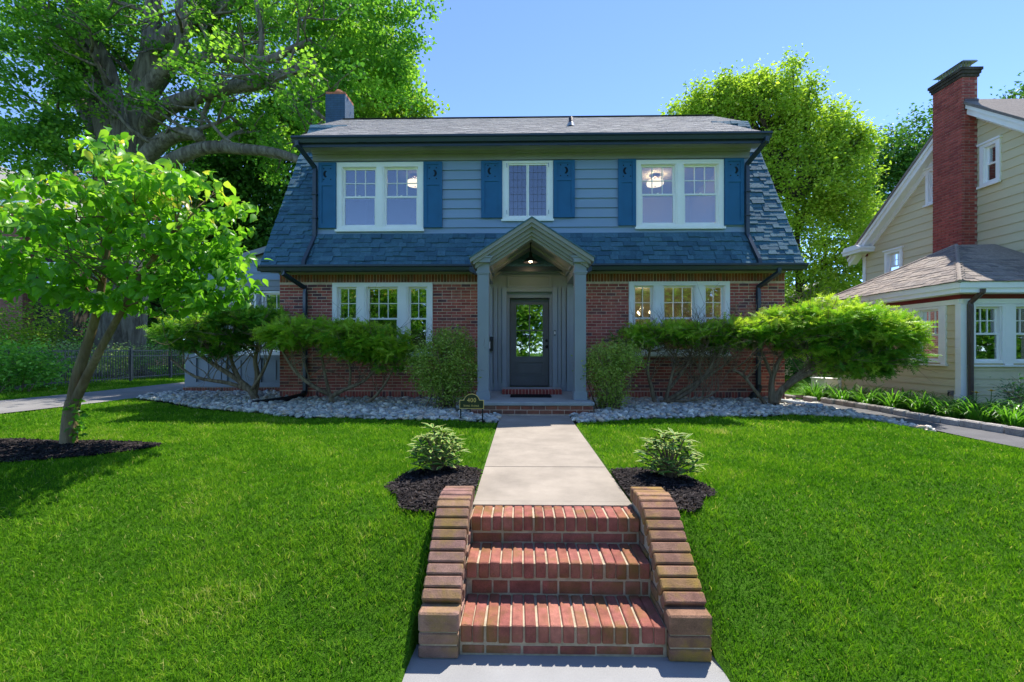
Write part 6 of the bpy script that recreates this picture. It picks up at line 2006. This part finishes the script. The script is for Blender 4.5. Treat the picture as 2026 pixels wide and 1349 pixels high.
hb = thing('white_bloom', 'flat white flower head on the shrub at the right edge', 'flower', (8.33, 7.3, .46))
rs_ = np.random.default_rng(4)
leaves('petals', rs_, np.array([8.33, 7.3, .47]) + rs_.normal(size=(70, 3)) * [.05, .05, .012], .035, M['petal_white'], hb, LEAF2, .9, 0)
MB().tube([(8.35, 7.35, .1), (8.33, 7.3, .465)], .006, 5).build('stem', M['rhodo_green'], hb)
shrub('peony_plant', 'feathery blue green perennial below the front porch windows', (7.95, 7.35, -.06), [(7.95, 7.35, .12, .26, .26, .16), (8.1, 7.6, .42, .16, .16, .1), (8.2, 7.7, .30, .16, .14, .12)], 700, .075, M['leaf_blue'], 82, 8, None, ([(0, 0, 0), (.5, .12, .03), (1, 0, -.05), (.5, -.12, .03)], [(0, 3, 2), (0, 2, 1)]), .5)
shrub('back_garden_shrub', 'dark rounded shrub on the lawn behind the two houses', (9.6, 17.5, -.1), [(9.6, 17.5, .5, 1.0, .7, .5)], 1800, .10, M['leaf_dark'], 83, 8, None, LEAF2, .5)
shrub('back_garden_shrub', 'smaller dark shrub before the pale garage wall', (12.2, 18.5, -.1), [(12.2, 18.5, .45, .8, .6, .45)], 1400, .10, M['leaf_dark'], 84, 8, None, LEAF2, .6)

# ------------------------------------------------------------------ shrubs around the fence
fs = [('garden_shrub', 'rounded large leaved green bush in front of the fence at left', (-13.1, 11.6, 0), [(-13.0, 11.6, .75, .85, .7, .55), (-12.6, 11.5, .6, .45, .5, .35), (-13.5, 11.5, .6, .6, .6, .5)], 3000, .10, 'leaf_bush', .55),
      ('garden_shrub', 'tall yellow green arching shrub behind the fence at far left', (-18.2, 16.5, .1), [(-18.2, 16.5, 1.9, 1.1, .9, .9), (-17.4, 16.4, 1.4, .7, .7, .7), (-18.8, 16.5, 1.2, .9, .8, .8)], 3600, .11, 'leaf_lime', .25),
      ('garden_shrub', 'loose green shrub behind the fence left of the small tree', (-17.6, 19.5, .1), [(-17.9, 19.5, 1.6, 1.1, .8, .8), (-16.9, 19.5, 1.2, .8, .7, .6)], 3000, .12, 'leaf_bush', .6),
      ('garden_shrub', 'low pale leaved bush behind the fence, left of the trunk', (-15.2, 14.6, .05), [(-15.2, 14.6, .75, .8, .6, .5), (-14.9, 15.1, .9, .6, .5, .4)], 2200, .09, 'leaf_hosta', .5),
      ('garden_shrub', 'pale leaved bush behind the fence, at the foot of the maple', (-15.0, 16.6, .05), [(-15.0, 16.6, .65, .8, .6, .5), (-14.8, 17.2, .85, .6, .6, .4)], 2200, .09, 'leaf_hosta', .6),
      ('garden_shrub', 'low green bush behind the fence, right of the maple', (-14.8, 18.9, .05), [(-14.8, 18.9, .75, .7, .9, .45), (-14.6, 19.8, .9, .7, .9, .5)], 2200, .10, 'leaf_hosta', .35),
      ('garden_shrub', 'bright green bush at the right end of the fence by the sunroom', (-14.2, 21.0, .05), [(-14.2, 21.0, 1.0, .9, .8, .7)], 1600, .11, 'leaf_lime', .3),
      ('garden_shrub', 'small dark leafy plant at the fence foot behind the dogwood trunk', (-14.1, 13.0, .05), [(-14.1, 13.0, .3, .4, .4, .3)], 700, .09, 'leaf_bush', .4)]
for i, (nm, lb, bs, bl, n, sz, mt, tm_) in enumerate(fs):
    shrub(nm, lb, bs, bl, n, sz, M[mt], 100 + i, 10, 'shrubs around the iron fence', LEAF2 if i != 0 else LEAF_OVATE, tm_, .45)


# ------------------------------------------------------------------ lawn grass
def lawn():
    rs = np.random.default_rng(3)
    parts = []
    for (y0, y1, dens, wid, hgt) in ((0.9, 3.2, 11000, .0042, .040), (3.2, 4.6, 7500, .0052, .040), (4.6, 6.4, 4200, .0068, .042), (6.4, 11.0, 2000, .0098, .045)):
        xr = min(9.5, 1.18 * y1 + 1.2)
        x0, x1 = -min(xr * 1.02 + .2, 11.2), min(xr, 6.1)
        n = int(dens * (x1 - x0) * (y1 - y0))
        x = rs.uniform(x0, x1, n); y = rs.uniform(y0, y1, n)
        k = (np.abs(x + .02 * y) < 1.16 * y + 1.2) & ~off_lawn(x, y)
        parts.append((x[k], y[k], np.full(k.sum(), wid), np.full(k.sum(), hgt)))
    # verge between driveway and fence, lawn behind, back lawn
    for (xa, xb, ya, yb, n) in ((-13.5, -11.2, 9.5, 21, 16000), (-20, -13.6, 12, 22, 12000), (5.7, 10.4, 12.5, 21, 12000)):
        x = rs.uniform(xa, xb, n); y = rs.uniform(ya, yb, n)
        parts.append((x, y, np.full(n, .018), np.full(n, .055)))
    x, y, w, h = [np.concatenate([p[i] for p in parts]) for i in range(4)]
    n = len(x)
    patch = (np.sin(x * 2.1 + 1.7 * np.sin(y * 1.3)) * np.cos(y * 2.7 + x * .6) * .5 + np.sin(x * 5.3 + y * 4.1) * .28 + np.sin(x * .9 - y * 1.1) * .35)
    tab = rs.normal(size=(512, 512))
    cell = lambda c, k: tab[(np.floor(x / c + k * 3.7).astype(int)) % 512, (np.floor(y / c + k * 1.3).astype(int)) % 512]
    clump = .55 * cell(.045, 1) + .6 * cell(.11, 2) + .5 * cell(.31, 3)
    h = h * (1 + .16 * patch + .16 * clump).clip(.45, 1.7) * rs.uniform(.55, 1.25, n)
    P = np.stack([x, y, ground_z(x, y) - .012], -1)
    az = rs.uniform(0, 2 * PI, n)
    lean = np.abs(rs.normal(.38, .28, n)).clip(0, 1.15)
    A = np.stack([np.cos(az) * np.sin(lean), np.sin(az) * np.sin(lean), np.cos(lean)], -1)
    b2 = rs.uniform(0, 2 * PI, n)
    B = unit(np.cross(A, np.stack([np.cos(b2), np.sin(b2), np.zeros(n)], -1)))
    N = np.cross(A, B)
    tint = .42 + .22 * patch + .13 * clump + rs.normal(0, .16, n)
    dry = rs.uniform(size=n) < .018
    tint[dry] = 1.0
    tint = np.clip(tint, 0, 1)
    # blade: bent triangle strip, width given per blade through B
    K = 4
    Bw = B * w[:, None] * rs.uniform(.7, 1.3, n)[:, None]
    mid = P + A * (h * .55)[:, None]
    tip = P + A * h[:, None] + np.stack([np.cos(az), np.sin(az), -np.ones(n) * .3], -1) * (h * .28 * rs.uniform(0, 1.4, n))[:, None]
    V = np.stack([P - Bw * .5, P + Bw * .5, mid + Bw * .42, tip], 1)
    V2 = np.stack([mid - Bw * .42], 1)
    V = np.concatenate([V, V2], 1).reshape(-1, 3)
    K = 5
    tri = np.array([0, 1, 2, 4, 4, 2, 3])
    loops = (tri[None, :] + (np.arange(n) * K)[:, None]).ravel().astype(np.int32)
    starts = (np.array([0, 4])[None, :] + (np.arange(n) * 7)[:, None]).ravel().astype(np.int32)
    me = bpy.data.meshes.new('grass')
    me.vertices.add(n * K); me.vertices.foreach_set('co', V.astype(np.float32).ravel())
    me.loops.add(len(loops)); me.loops.foreach_set('vertex_index', loops)
    me.polygons.add(len(starts)); me.polygons.foreach_set('loop_start', starts)
    at = me.attributes.new('tint', 'FLOAT', 'POINT'); at.data.foreach_set('value', np.repeat(tint, K).astype(np.float32))
    me.materials.append(M['grass'])
    me.update(calc_edges=True)
    o = bpy.data.objects.new('lawn_grass', me); link(o)
    tag(o, 'short bright green grass covering the front lawn and verges', 'grass', None, 'stuff')
    print('grass blades', n)


lawn()
